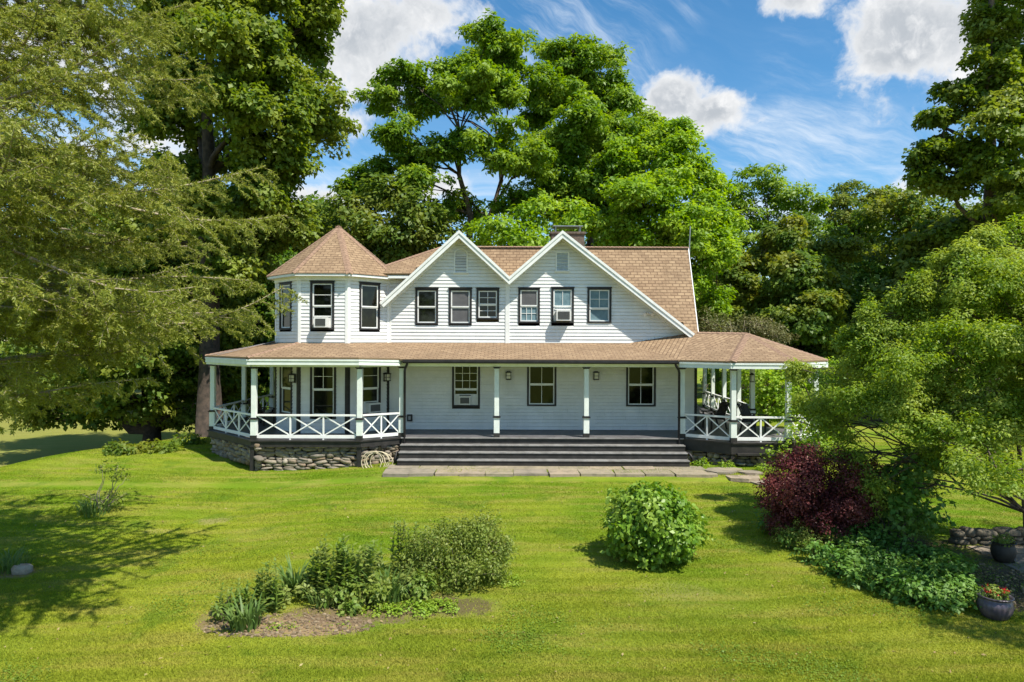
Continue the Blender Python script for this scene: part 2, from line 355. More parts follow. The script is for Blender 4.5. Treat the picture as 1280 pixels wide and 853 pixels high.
class MB:
    """collects polygons, links them as one mesh"""
    def __init__(s): s.v = []; s.f = []; s.uv = []; s.hasuv = False
    def poly(s, pts, uvs=None):
        i = len(s.v); s.v += [tuple(p) for p in pts]; s.f.append(tuple(range(i, i+len(pts))))
        if uvs: s.hasuv = True
        s.uv.append(uvs or [(0, 0)]*len(pts))
    def hexa(s, p):
        i = len(s.v); s.v += [tuple(q) for q in p]
        for f in ((0, 3, 2, 1), (4, 5, 6, 7), (0, 1, 5, 4), (1, 2, 6, 5), (2, 3, 7, 6), (3, 0, 4, 7)):
            s.f.append(tuple(i+k for k in f)); s.uv.append([(0, 0)]*4)
    def box(s, x0, x1, y0, y1, z0, z1):
        s.hexa([(x0, y0, z0), (x1, y0, z0), (x1, y1, z0), (x0, y1, z0), (x0, y0, z1), (x1, y0, z1), (x1, y1, z1), (x0, y1, z1)])
    def fbox(s, fr, u0, u1, n0, n1, z0, z1):
        """box in a wall frame: u along the wall, n out of it, z up"""
        s.hexa([fr(u0, n1, z0), fr(u1, n1, z0), fr(u1, n0, z0), fr(u0, n0, z0), fr(u0, n1, z1), fr(u1, n1, z1), fr(u1, n0, z1), fr(u0, n0, z1)])
    def bar(s, a, b, wx, wz, up=(0, 0, 1)):
        a = Vector(a); b = Vector(b); d = (b-a).normalized(); u = Vector(up)
        sd_ = d.cross(u)
        if sd_.length < 1e-4: sd_ = d.cross(Vector((0, 1, 0)))
        sd_.normalize(); u = sd_.cross(d).normalized(); sx = sd_*wx/2; sz = u*wz/2
        s.hexa([a-sx-sz, a+sx-sz, b+sx-sz, b-sx-sz, a-sx+sz, a+sx+sz, b+sx+sz, b-sx+sz])
    def prism(s, pts, z0, z1):
        n = len(pts); i = len(s.v)
        s.v += [(p[0], p[1], z0) for p in pts]+[(p[0], p[1], z1) for p in pts]
        s.f.append(tuple(i+k for k in reversed(range(n)))); s.uv.append([(0, 0)]*n)
        s.f.append(tuple(i+n+k for k in range(n))); s.uv.append([(0, 0)]*n)
        for k in range(n):
            q = (k+1) % n; s.f.append((i+k, i+q, i+n+q, i+n+k)); s.uv.append([(0, 0)]*4)
    def lathe(s, prof, c, n=20, ribs=0, amp=0.0):
        i = len(s.v); m_ = len(prof)
        for (r, z) in prof:
            for k in range(n):
                a = 2*PI*k/n; rr = r*(1+amp*math.cos(ribs*a)) if ribs else r
                s.v.append((c[0]+rr*math.cos(a), c[1]+rr*math.sin(a), c[2]+z))
        for j in range(m_-1):
            for k in range(n):
                q = (k+1) % n; s.f.append((i+j*n+k, i+j*n+q, i+(j+1)*n+q, i+(j+1)*n+k)); s.uv.append([(0, 0)]*4)
        s.f.append(tuple(i+k for k in reversed(range(n)))); s.uv.append([(0, 0)]*n)
        s.f.append(tuple(i+(m_-1)*n+k for k in range(n))); s.uv.append([(0, 0)]*n)
    def tube(s, pts, rad, n=7):
        pts = [Vector(p) for p in pts]
        if not hasattr(rad, '__len__'): rad = [rad]*len(pts)
        i = len(s.v); ref = Vector((0.13, 0.21, 0.97)); prev = None
        for j, p in enumerate(pts):
            d = (pts[min(j+1, len(pts)-1)]-pts[max(j-1, 0)]).normalized()
            a = d.cross(ref)
            if a.length < .15: a = d.cross(Vector((1, 0, 0)))
            a.normalize(); b = d.cross(a)
            for k in range(n):
                t_ = 2*PI*k/n; q = p+(a*math.cos(t_)+b*math.sin(t_))*rad[j]; s.v.append(tuple(q))
        for j in range(len(pts)-1):
            for k in range(n):
                q = (k+1) % n; s.f.append((i+j*n+k, i+j*n+q, i+(j+1)*n+q, i+(j+1)*n+k)); s.uv.append([(0, 0)]*4)
        s.f.append(tuple(i+k for k in range(n))); s.uv.append([(0, 0)]*n)
        e = i+(len(pts)-1)*n; s.f.append(tuple(e+k for k in range(n))); s.uv.append([(0, 0)]*n)
    def build(s, name, m, parent=None, smooth=False, bevel=0.0):
        me = bpy.data.meshes.new(name); me.from_pydata(s.v, [], s.f); me.materials.append(m)
        if s.hasuv:
            ul = me.uv_layers.new(name='UVMap'); flat = [c for fu in s.uv for p in fu for c in p]
            ul.data.foreach_set('uv', flat)
        me.update()
        if smooth: me.polygons.foreach_set('use_smooth', [True]*len(me.polygons))
        o = bpy.data.objects.new(name, me); COL.objects.link(o)
        if parent is not None:
            o.parent = parent; o.matrix_parent_inverse = Matrix.Translation(-parent_world(parent))
        if bevel:
            bv = o.modifiers.new('bevel', 'BEVEL'); bv.width = bevel; bv.segments = 2; bv.limit_method = 'ANGLE'
        return o
def parent_world(p):
    v = Vector((0, 0, 0))
    while p is not None:
        v = v+Vector(p.location)+(p.matrix_parent_inverse.translation if p.parent else Vector((0, 0, 0))); p = p.parent
    return v

def np_mesh(name, verts, quads, m, parent=None, tri=False):
    """verts (N,3), quads (M,k) -> mesh"""
    me = bpy.data.meshes.new(name); k = quads.shape[1]
    me.vertices.add(len(verts)); me.vertices.foreach_set('co', verts.astype(np.float32).ravel())
    me.loops.add(quads.size); me.loops.foreach_set('vertex_index', quads.astype(np.int32).ravel())
    me.polygons.add(len(quads)); me.polygons.foreach_set('loop_start', np.arange(0, quads.size, k, dtype=np.int32))
    me.update(calc_edges=True); me.materials.append(m)
    o = bpy.data.objects.new(name, me); COL.objects.link(o)
    if parent is not None:
        o.parent = parent; o.matrix_parent_inverse = Matrix.Translation(-parent_world(parent))
    return o

# ------------------------------------------------------------------ foliage machinery
def norm(a): return a/np.maximum(np.linalg.norm(a, axis=-1, keepdims=True), 1e-9)
def leaf_quads(pos, nrm, axis, L, W, fold=0.25):
    """rhombus leaves: base, side, tip, side (slightly folded)"""
    axis = norm(axis-nrm*np.sum(axis*nrm, axis=1, keepdims=True)); side = np.cross(nrm, axis)
    L = L[:, None]; W = W[:, None]
    b = pos; tip = pos+axis*L; mid = pos+axis*L*0.45
    s1 = mid+side*W*.5+nrm*W*fold; s2 = mid-side*W*.5+nrm*W*fold
    v = np.stack([b, s1, tip, s2], axis=1).reshape(-1, 3)
    q = np.arange(len(pos)*4).reshape(-1, 4)
    return v, q

def split_lobes(lobes, rs, k):
    out = []
    for (cx, cy, cz, rx, ry, rz) in lobes:
        for i in range(k):
            d = rs.normal(size=3); d /= np.linalg.norm(d); r = .72*(.55+.45*rs.rand()); q = .36+.20*rs.rand()
            out.append((cx+d[0]*rx*r, cy+d[1]*ry*r, cz+d[2]*rz*r, rx*q, ry*q, rz*q*1.05))
    return out
def crown_points(lobes, rs, crad=0.75, dens=1.0, shell=0.55, gap=0.0, flat=0.55, per=70):
    """clump centres in the lobes, then leaf positions in each clump.
    lobes: (cx,cy,cz, rx,ry,rz)"""
    C_, O_ = [], []
    for (cx, cy, cz, rx, ry, rz) in lobes:
        n = max(6, int(dens*2.4*(rx*ry+ry*rz+rx*rz)/(crad*crad)))
        d = norm(rs.normal(size=(n, 3))); r = shell+(1-shell)*rs.rand(n)**0.7
        r *= 0.88+0.28*np.sin(d[:, 0]*5+cx)*np.sin(d[:, 1]*4+cy)*np.cos(d[:, 2]*5+cz)+0.08*rs.normal(size=n)
        p = d*r[:, None]*np.array([rx, ry, rz])+np.array([cx, cy, cz])
        if gap > 0:
            g = np.sin(p[:, 0]*1.1+cx)*np.sin(p[:, 1]*1.3+1.0)*np.sin(p[:, 2]*1.5+2.0)
            p = p[g < 0.42-gap*.5+0.5*rs.rand(len(g))]
            d = norm(p-np.array([cx, cy, cz]))
        C_.append(p); O_.append(d)
    C_ = np.concatenate(C_); O_ = np.concatenate(O_)
    n = len(C_); cr = crad*(0.55+0.75*rs.rand(n))
    cnt = np.maximum(6, (per*(cr/crad)**2*(0.6+0.8*rs.rand(n))).astype(int))
    idx = np.repeat(np.arange(n), cnt); m_ = len(idx)
    off = norm(rs.normal(size=(m_, 3)))*(rs.rand(m_, 1)**0.45)*cr[idx][:, None]
    off[:, 2] *= flat
    # clumps droop at their outer edge
    hd = np.linalg.norm(off[:, :2], axis=1); off[:, 2] -= 0.22*hd*hd/crad
    pos = C_[idx]+off
    return C_, pos, O_[idx], off

def make_leaves(name, lobes, m, parent, rs, L=0.2, asp=0.75, crad=0.75, dens=1.0, per=70, shell=0.55, gap=0.0, flat=0.55, up=0.65, zmin=None):
    C_, pos, out, off = crown_points(lobes, rs, crad, dens, shell, gap, flat, per)
    if zmin is not None:
        k = pos[:, 2] > zmin; pos, out, off = pos[k], out[k], off[k]
    n = len(pos)
    nr = norm(np.array([0, 0, up])+out*0.35+norm(off)*0.35+rs.normal(size=(n, 3))*0.42)
    ax = norm(off)*.6+rs.normal(size=(n, 3))*.6+np.array([0, 0, -.35])
    LL = L*(0.6+0.8*rs.rand(n)); v, q = leaf_quads(pos, nr, ax, LL, LL*asp)
    np_mesh(name, v, q, m, parent)
    return C_

def curve_pts(a, b, sag, rs, n=6, wob=0.05):
    a = np.array(a, float); b = np.array(b, float); L = np.linalg.norm(b-a); t_ = np.linspace(0, 1, n)[:, None]
    p = a*(1-t_)+b*t_; p[:, 2] += (sag*L*4*t_*(1-t_))[:, 0]; w_ = rs.normal(size=(n, 3))*wob*L*np.sin(PI*t_)
    return p+w_

def tree(name, label, cat, base, top_z, r0, lobes, lm, bm_, seed, L=0.2, asp=.75, crad=.75, dens=1.0, per=70, shell=.55, gap=0.0, flat=.55, lean=(0, 0), forks=1,
         limb=0.35, group=None, twigs=7, zmin=None, up=.65, sub=0):
    rs = RS(seed); g = empty(name, base); tag(g, label, cat, group)
    C_ = make_leaves('crown', split_lobes(lobes, RS(seed+7), sub) if sub else lobes, lm, g, rs, L, asp, crad, dens, per, shell, gap, flat, up, zmin)
    mb = MB(); bx, by, bz = base
    fork_z = bz+(top_z-bz)*limb
    tops = []
    for k in range(forks):
        a = 2*PI*k/forks+rs.rand(); sp = 0.0 if forks == 1 else 0.10*(top_z-bz)
        tp = np.array([bx+lean[0]+sp*math.cos(a), by+lean[1]+sp*math.sin(a), top_z])
        tops.append(tp)
    n = 9; stems = []
    for tp in tops:
        t_ = np.linspace(0, 1, n); pts = []
        for u in t_:
            e = max(0, (u-limb*.6)/(1-limb*.6)) if forks > 1 else u
            p = np.array([bx+(tp[0]-bx)*e, by+(tp[1]-by)*e, bz-0.15+(top_z-bz+.15)*u])
            p[:2] += rs.normal(size=2)*r0*.55*u
            pts.append(p)
        rad = [r0*(1.25 if u < .05 else 1)*(1-u*.86)*(1.0 if forks == 1 else (1-.2*u)) for u in t_]
        stems.append((pts, rad)); mb.tube(pts, rad, 9)
    for (cx, cy, cz, rx, ry, rz) in lobes:
        pts, rad = stems[rs.randint(len(stems))]
        # attach lower than the lobe centre
        zt = min(max(cz-rz*.4-0.45*math.hypot(cx-bx, cy-by), fork_z*.8+bz*.2), top_z*.93)
        j = min(range(n), key=lambda i: abs(pts[i][2]-zt)); a = pts[j]; ra = max(.03, rad[j]*.55)
        c = np.array([cx, cy, cz]); q = curve_pts(a, c, .06, rs, 6, .04)
        mb.tube([tuple(x) for x in q], [ra*(1-.65*i/5) for i in range(6)], 6)
        near = C_[np.argsort(np.sum(((C_-c)/np.array([rx, ry, rz]))**2, axis=1))[:max(8, len(C_)//max(1, len(lobes)))]]
        for k in range(twigs):
            e = near[rs.randint(len(near))]; q0 = q[3+rs.randint(3)]
            tq = curve_pts(q0, e, .05, rs, 5, .06); mb.tube([tuple(x) for x in tq], [ra*.3*(1-.75*i/4)+.006 for i in range(5)], 4)
    mb.build('trunk', bm_, g, smooth=True)
    return g

def lob(px, py, Y, rx, rz, ry=None, dY=0):
    """a lobe of crown placed by bearing, distance and real radii in metres (rx,rz given in pixels of the photo)"""
    x, y, z = at(px, py, Y+dY); s_ = Y/F
    return (x, Y+dY, z, rx*s_, (ry if ry else rx*s_*.9), rz*s_)

# ------------------------------------------------------------------ terrain
def sst(t_): t_ = np.clip(t_, 0, 1); return t_*t_*(3-2*t_)
def gz(x, y):
    x = np.asarray(x, float); y = np.asarray(y, float)
    z = -0.15*sst((21.0-y)/0.5)-0.34*sst((21.5-y)/13.0)*1.0
    z = z-0.22*sst((-3.2-x)/4.5)*sst((24.8-y)/2.5)
    xc = np.interp(y, [-30, 0, 10, 21.4, 25.5, 28, 36, 50], [-30, -24, -20, -16, -14.6, -13, -11.5, -11.5])
    z = z-1.7*sst((xc-x)/9.0)
    z = z+0.04*np.sin(x*.45+.6)*np.sin(y*.37)*sst((20.0-y)/3)
    z = z-0.10*sst((x-11.0)/3.0)*sst((22-y)/3)
    z = z+1.5*sst((y-60)/60)
    return z
def axis_pts(a, b, step, far):
    mid = list(np.arange(a, b+1e-6, step)); lo = []; v = a; s_ = step
    while v > -far: s_ *= 1.35; v -= s_; lo.append(v)
    hi = []; v = b; s_ = step
    while v < far: s_ *= 1.35; v += s_; hi.append(v)
    return np.array(lo[::-1]+mid+hi)
xs = axis_pts(-30, 26, .4, 1500); ys = axis_pts(-4, 46, .4, 1500)
X_, Y_ = np.meshgrid(xs, ys, indexing='ij'); Z_ = gz(X_, Y_)
V_ = np.stack([X_, Y_, Z_], -1).reshape(-1, 3); ny = len(ys); ii, jj = np.meshgrid(np.arange(len(xs)-1), np.arange(ny-1), indexing='ij')
a_ = (ii*ny+jj).ravel(); Q_ = np.stack([a_, a_+ny, a_+ny+1, a_+1], 1)
g_ = np_mesh('ground', V_, Q_, ground_mat()); g_.data.polygons.foreach_set('use_smooth', [True]*len(Q_)); tag(g_, kind='structure')

def grass():
    rs = RS(5); n = 1200000
    y = 8.6+(29-8.6)*rs.rand(n)**1.9; hw = y*.78+.6; x = (rs.rand(n)*2-1)*hw
    keep = np.ones(n, bool)
    for s_ in SPOTS:
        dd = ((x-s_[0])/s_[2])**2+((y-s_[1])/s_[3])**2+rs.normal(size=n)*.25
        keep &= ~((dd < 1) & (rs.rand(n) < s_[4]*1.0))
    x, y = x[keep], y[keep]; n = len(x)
    p = np.stack([x, y, gz(x, y)-.005], 1)
    a = rs.rand(n)*2*PI; h = .014+.022*rs.rand(n)+.007*np.sin(x*1.3)*np.sin(y*1.7); wd = .007+.006*rs.rand(n)
    s_ = np.stack([np.cos(a), np.sin(a), np.zeros(n)], 1)*wd[:, None]
    tip = p+np.stack([rs.normal(size=n)*.018, rs.normal(size=n)*.018, h], 1)
    v = np.stack([p-s_, p+s_, tip], 1).reshape(-1, 3)
    o = np_mesh('lawn_grass', v, np.arange(3*n).reshape(-1, 3), blade_mat()); tag(o, 'short mown grass covering the front lawn', 'grass', kind='stuff')
grass()
def clover():
    rs = RS(15); n = 260000; y = 8.6+12.2*rs.rand(n)**1.4; x = (rs.rand(n)*2-1)*(y*.78+.5)
    f = np.sin(x*1.1+1.3*np.sin(y*.7))*np.sin(y*1.25+1.1*np.sin(x*.6+2))+.5*np.sin(x*3.1+y*1.7)*np.sin(y*2.9-x*.8)+.35*rs.normal(size=n)
    k = f > .92; x, y = x[k], y[k]; n = len(x); p = np.stack([x, y, gz(x, y)+.012+.022*rs.rand(n)], 1)
    nr = norm(np.array([0, 0, 1.0])+rs.normal(size=(n, 3))*.3); L = .018+.018*rs.rand(n); v, q = leaf_quads(p, nr, rs.normal(size=(n, 3)), L, L*.9, .1)
    o = np_mesh('lawn_clover', v, q, leaf_mat('clover_leaves', (0.120, 0.210, 0.016), (0.180, 0.270, 0.028), (0.20, 0.27, 0.03), .3)); tag(o, 'low clover and weeds growing in patches in the lawn', 'clover', kind='stuff')
    n = 900; y = 9+12*rs.rand(n); x = (rs.rand(n)*2-1)*(y*.78+.5); p = np.stack([x, y, gz(x, y)+.012], 1); L = .03+.05*rs.rand(n)
    v, q = leaf_quads(p, norm(np.array([0, 0, 1.0])+rs.normal(size=(n, 3))*.35), rs.normal(size=(n, 3)), L, L*.5, .2)
    o = np_mesh('fallen_leaves', v, q, leaf_mat('fallen_leaf', (0.30, 0.22, 0.09), (0.40, 0.34, 0.14), (0.22, 0.14, 0.06), .1)); tag(o, 'dry fallen leaves scattered over the lawn', 'fallen leaves', kind='stuff')
clover()

# ------------------------------------------------------------------ stones
def rock(mb, c, r, rs, flat=1.0):
    """a lumpy squarish stone"""
    i = len(mb.v); n1, n2 = 8, 5; ph = rs.rand(6)*6
    for j in range(n2+1):
        th = PI*j/n2
        for k in range(n1):
            a = 2*PI*k/n1
            d = np.array([math.sin(th)*math.cos(a), math.sin(th)*math.sin(a), math.cos(th)])
            d = np.sign(d)*np.abs(d)**0.62
            q = 1+.10*math.sin(3*a+ph[0]+th)+.08*math.sin(2*th+ph[1])+rs.normal()*.035
            mb.v.append((c[0]+d[0]*r[0]*q, c[1]+d[1]*r[1]*q, c[2]+d[2]*r[2]*q))
    for j in range(n2):
        for k in range(n1):
            q = (k+1) % n1; mb.f.append((i+j*n1+k, i+(j+1)*n1+k, i+(j+1)*n1+q, i+j*n1+q)); mb.uv.append([(0, 0)]*4)
def stone_wall(mb, a, b, z0, z1, rs, thick=.14):
    a = np.array(a, float); b = np.array(b, float); L = np.linalg.norm(b-a); d = (b-a)/L; nrm_ = np.array([d[1], -d[0]])
    z = z0
    while z < z1-.03:
        h = .07+.10*rs.rand(); u = -rs.rand()*.1
        while u < L:
            wd = .17+.42*rs.rand()**1.5; hh = h*(.75+.6*rs.rand())
            cc = a+d*(u+wd/2)+nrm_*(rs.rand()*.06)
            i0 = len(mb.v); rock(mb, (cc[0], cc[1], z+hh/2), (wd*.52, thick, hh*.56), rs)
            # turn to face along the wall, tilt a little
            ang = math.atan2(d[1], d[0]); tl = rs.normal()*.10
            for q in range(i0, len(mb.v)):
                vx, vy, vz = mb.v[q]; dx, dy = vx-cc[0], vy-cc[1]; zz = vz+dx*tl
                mb.v[q] = (cc[0]+dx*math.cos(ang)-dy*math.sin(ang), cc[1]+dx*math.sin(ang)+dy*math.cos(ang), zz)
            u += wd*.97
        z += h*.95

# ================================================================== THE HOUSE
FL = 0.80                      # porch floor height
WY = 25.0                      # main front wall
house = empty('farmhouse', (0.5, 27.5, 0))
tag(house, 'white clapboard farmhouse with twin gables, octagonal turret and wraparound porch', 'house')
GP1, GV, GP2 = (-1.91, 8.02), (-0.10, 6.36), (1.80, 8.02)
GL, GR = (-4.75, 5.40), (6.55, 4.33)
def gable_top(x):
    def seg(a, b): return a[1]+(b[1]-a[1])*(x-a[0])/(b[0]-a[0])
    if x < GP1[0]: g = seg(GL, GP1)
    elif x < GV[0]: g = seg(GP1, GV)
    elif x < GP2[0]: g = seg(GV, GP2)
    else: g = seg(GP2, GR)
    return g
def frame(o, u, n):
    o = Vector(o); u = Vector(u).normalized(); n = Vector(n).normalized()
    return lambda a, b, z: (o.x+u.x*a+n.x*b, o.y+u.y*a+n.y*b, z)

def siding(mb, fr, iv, z0, z1, holes=(), lap=.127, proud=.024):
    """lapped boards; iv(z)-> list of (u0,u1)"""
    z = z0
    while z < z1-1e-3:
        zt = min(z+lap, z1); A = iv(z+.001); B = iv(zt-.001)
        if len(A) != len(B): A = B = iv((z+zt)/2)
        for (a0, a1), (b0, b1) in zip(A, B):
            # cut the openings
            segs = [(a0, a1, b0, b1)]
            for (h0, h1, hz0, hz1) in holes:
                if zt <= hz0+.02 or z >= hz1-.02: continue
                ns = []
                for (p0, p1, q0, q1) in segs:
                    if h0 > min(p1, q1) or h1 < max(p0, q0): ns.append((p0, p1, q0, q1)); continue
                    if h0 > max(p0, q0): ns.append((p0, h0, q0, h0))
                    if h1 < min(p1, q1): ns.append((h1, p1, h1, q1))
                segs = ns
            more = segs[:]
            while more:
                p0, p1, q0, q1 = more.pop()
                if p1-p0 < .005 and q1-q0 < .005: continue
                lo, hi = max(p0, q0), min(p1, q1)
                if hi-lo > 3.0:
                    cut = lo+random.uniform(.8, hi-lo-.8); more.append((cut+.0015, p1, cut+.0015, q1)); p1 = q1 = cut-.0015
                j = random.uniform(-.0015, .0015)
                zb = z+.013+j*1.5
                mb.poly([fr(p0, proud+j, zb), fr(p1, proud+j, zb), fr(q1, .004, zt), fr(q0, .004, zt)])
                mb.poly([fr(p0, -.02, zb), fr(p1, -.02, zb), fr(p1, proud+j, zb), fr(p0, proud+j, zb)])
                mb.poly([fr(p0, -.02, z), fr(p1, -.02, z), fr(p1, -.02, zb), fr(p0, -.02, zb)])
                mb.poly([fr(p0, .004, z), fr(p1, .004, z), fr(p1, -.02, z), fr(p0, -.02, z)])
        z = zt

WIN = dict()
def window(fr, u0, u1, z0, z1, style='2', ac=None, glass=('glass', 'glass'), label=None, cols=1, rows=1, cols2=None, rows2=None, trim=.075, curtain=None, split=.5):
    """black surround with white double-hung sashes; u0..u1, z0..z1 measured outside the black surround"""
    t = trim; mb = MB()
    mb.fbox(fr, u0, u0+t, -.07, .045, z0, z1); mb.fbox(fr, u1-t, u1, -.07, .045, z0, z1)
    mb.fbox(fr, u0+t, u1-t, -.07, .045, z1-t, z1); mb.fbox(fr, u0+t, u1-t, -.07, .055, z0, z0+t*.8)
    mb.fbox(fr, u0-.02, u1+.02, 0.0, .075, z1+.002, z1+.03)
    wn = mb.build('window', M['black'], house)
    if label: wn['label'] = label
    a0, a1, b0, b1 = u0+t+.001, u1-t-.001, z0+t*.8+.001, z1-t-.001
    zm = b0+(b1-b0)*split; s = MB(); f = .042
    for (c0, c1, n0, n1) in ((zm-.018, b1, -.045, .018), (b0, zm+.018-.037, -.065, -.004)):
        s.fbox(fr, a0, a0+f, n0, n1, c0, c1); s.fbox(fr, a1-f, a1, n0, n1, c0, c1)
        s.fbox(fr, a0+f, a1-f, n0, n1, c1-f*.9, c1); s.fbox(fr, a0+f, a1-f, n0, n1, c0, c0+f)
    def munt(c0, c1, cc, rr, n1):
        for k in range(1, cc):
            x = a0+f+(a1-a0-2*f)*k/cc; s.fbox(fr, x-.009, x+.009, n1-.02, n1, c0, c1)
        for k in range(1, rr):
            zz = c0+(c1-c0)*k/rr; s.fbox(fr, a0+f, a1-f, n1-.018, n1-.002, zz-.009, zz+.009)
    munt(zm+.03, b1-f, cols, rows, .008); munt(b0+f, zm-.03, cols2 or 1, rows2 or 1, -.012)
    s.build('sash', M['trimwhite'], wn)
    for k, (c0, c1, n) in enumerate(((zm, b1-.01, -.012), (b0+.01, zm, -.034))):
        p = MB(); p.fbox(fr, a0+.01, a1-.01, n-.006, n, c0+.001, c1-.001); p.build('pane', M[glass[k]], wn)
    bk = MB(); bk.fbox(fr, u0+.01, u1-.01, -.10, -.072, z0+.01, z1-.01); bk.build('shade', M['curtain'] if curtain else M['black'], wn)
    if ac:
        x0, x1, q0, q1, out = ac; A = MB()
        A.fbox(fr, x0, x1, -.03, out, q0, q1); A.fbox(fr, a0+f, x0-.002, -.03, .0, q0-.01, q1+.02); A.fbox(fr, x1+.002, a1-f, -.03, .0, q0-.01, q1+.02)
        A.fbox(fr, a0+f, a1-f, -.02, .02, q1+.022, q1+.06)
        ao = A.build('air_conditioner', M['ac'], wn)
        G = MB(); G.fbox(fr, x0+.05, x1-.05, out, out+.008, q0+.05, q1-.05)
        for k in range(9):
            zz = q0+.06+(q1-q0-.12)*k/8; G.fbox(fr, x0+.05, x1-.05, out+.008, out+.016, zz-.006, zz+.006)
        G.build('grille', M['grille'], wn)
    return wn
def pz(py, Y): return CAM_H+(426.5-py)/F*Y
def px_(px, Y): return (px-640)/F*Y

fm = frame((0, WY, 0), (1, 0, 0), (0, -1, 0))
Wm = []   # (u0,u1,z0,z1) openings of the main front wall
def mw(x0, x1, y0, y1): r = (px_(x0, WY), px_(x1, WY), pz(y1, WY), pz(y0, WY)); Wm.append(r); return r
w1 = mw(519.2, 547.7, 361.3, 406.2); w2 = mw(561, 589.7, 361.3, 406.2); w3 = mw(595.4, 623.7, 361.3, 399.5)
w4 = mw(647.7, 674.7, 360.3, 404); w5 = mw(689, 717.2, 359.6, 403.8); w6 = mw(734, 764, 359.6, 403.6)
lA = mw(565.4, 600.2, 454, 508.6); lB = mw(659, 695.6, 454, 507.6); lC = mw(782.7, 819.8, 454, 507.6)
def main_iv(z):
    xs_ = np.linspace(-4.50, 6.77, 2255); top = np.array([max(gable_top(x)-.10 if x < 6.5 else 0, 6.30 if x < -2.6 else 0, 4.0) for x in xs_])
    ok = top > z; out = []; i = 0
    while i < len(xs_):
        if ok[i]:
            j = i
            while j+1 < len(xs_) and ok[j+1]: j += 1
            out.append((xs_[i], xs_[j])); i = j+1
        else: i += 1
    return out
mb = MB(); siding(mb, fm, main_iv, FL, 7.95, Wm); mb.build('front_wall', M['white'], house)
# turret octagon
TC = Vector((-6.58, 25.85)); AP = 2.065; TR = AP/math.cos(PI/8)
def octa(R, c=TC, a0=-PI/8): return [(c.x+R*math.sin(a0+k*PI/4), c.y-R*math.cos(a0+k*PI/4)) for k in range(8)]
oc = octa(TR)     # 0: front-left, 1: front-right, going counter-clockwise seen from above
def oface(k):
    a = Vector(oc[k]); b = Vector(oc[(k+1) % 8]); u = (b-a).normalized(); return frame((a.x, a.y, 0), (u.x, u.y, 0), (u.y, -u.x, 0)), (b-a).length
tw = []
def ray_u(k, px):
    """where the bearing px crosses turret face k"""
    a = Vector(oc[k]); b = Vector(oc[(k+1) % 8]); d = Vector(((px-640)/F, 1.0)); e = b-a
    u = (a.x*d.y-a.y*d.x)/(e.y*d.x-e.x*d.y)
    return u*e.length, (a+e*u).y
turret = MB()
tspec = {0: ((388, 418), (388, 420.5)), 1: ((448.6, 474.2), (450.5, 475.5)), 7: ((350.2, 364.8), (351, 366))}
for k in range(8):
    fr, L = oface(k); holes = []
    if k in tspec:
        (p0, p1), (q0, q1) = tspec[k]
        u0, Ya = ray_u(k, p0); u1, Yb = ray_u(k, p1); Ym = (Ya+Yb)/2
        z0, z1 = pz(413, 23.8), pz(353, 23.8)
        v0, _ = ray_u(k, q0); v1, _ = ray_u(k, q1); y0 = 1.40
        holes = [(u0, u1, z0, z1), (v0, v1, y0, 3.32)]
        if k == 0:
            window(fr, u0, u1, z0, z1, ac=((u0+.21), (u1-.18), z0+.075, z0+.42, .32), cols=1, rows=2, split=.5)
            window(fr, v0, v1, y0, 3.32, cols=2, rows=2, cols2=1, rows2=1)
        elif k == 1:
            window(fr, u0, u1, z0, z1)
            window(fr, v0, v1, y0, 3.32, ac=(v0+.22, v1-.12, y0+.08, y0+.42, .25), cols=1, rows=2)
        else:
            window(fr, u0, u1, z0, z1); window(fr, v0, v1, y0, 3.32)
    siding(turret, fr, lambda z, L=L: [(0, L)], FL, 6.28, holes)
for k in range(8):
    c = Vector(oc[k]); o = (c-TC).normalized()
    for (cm_, z0, z1) in (('trimwhite', 3.6, 6.27), ('black', FL, 3.6)):
        mbx = MB()
        for s_ in (-1, 1):
            nb = Vector(oc[(k+s_) % 8]); d = (nb-c).normalized(); nn = Vector((d.y, -d.x))*(1 if s_ == 1 else -1)
            w_ = .085
            mbx.hexa([(c.x, c.y, z0), (c.x+d.x*w_, c.y+d.y*w_, z0), (c.x+d.x*w_+nn.x*.032, c.y+d.y*w_+nn.y*.032, z0), (c.x+o.x*.0346, c.y+o.y*.0346, z0),
                      (c.x, c.y, z1), (c.x+d.x*w_, c.y+d.y*w_, z1), (c.x+d.x*w_+nn.x*.032, c.y+d.y*w_+nn.y*.032, z1), (c.x+o.x*.0346, c.y+o.y*.0346, z1)])
        mbx.build('corner_board', M[cm_], house)
turret.build('turret_wall', M['white'], house)
# other trim on the main wall
for (a_, b_, n0, n1, z0, z1, m_) in ((-.245, -.09, 0, .04, 3.8, 6.15, 'trimwhite'), (-4.52, -4.42, 0, .03, 3.95, 5.45, 'trimwhite'), (6.60, 6.77, 0, .035, 3.3, 4.0, 'trimwhite'),
                                 (6.68, 6.775, -.02, .035, FL, 3.30, 'black'), (-4.60, -4.53+.05, .03, .06, FL, 3.3, 'black')):
    mb = MB(); mb.fbox(fm, a_, b_, n0, n1, z0, z1); mb.build('corner_board', M[m_], house)
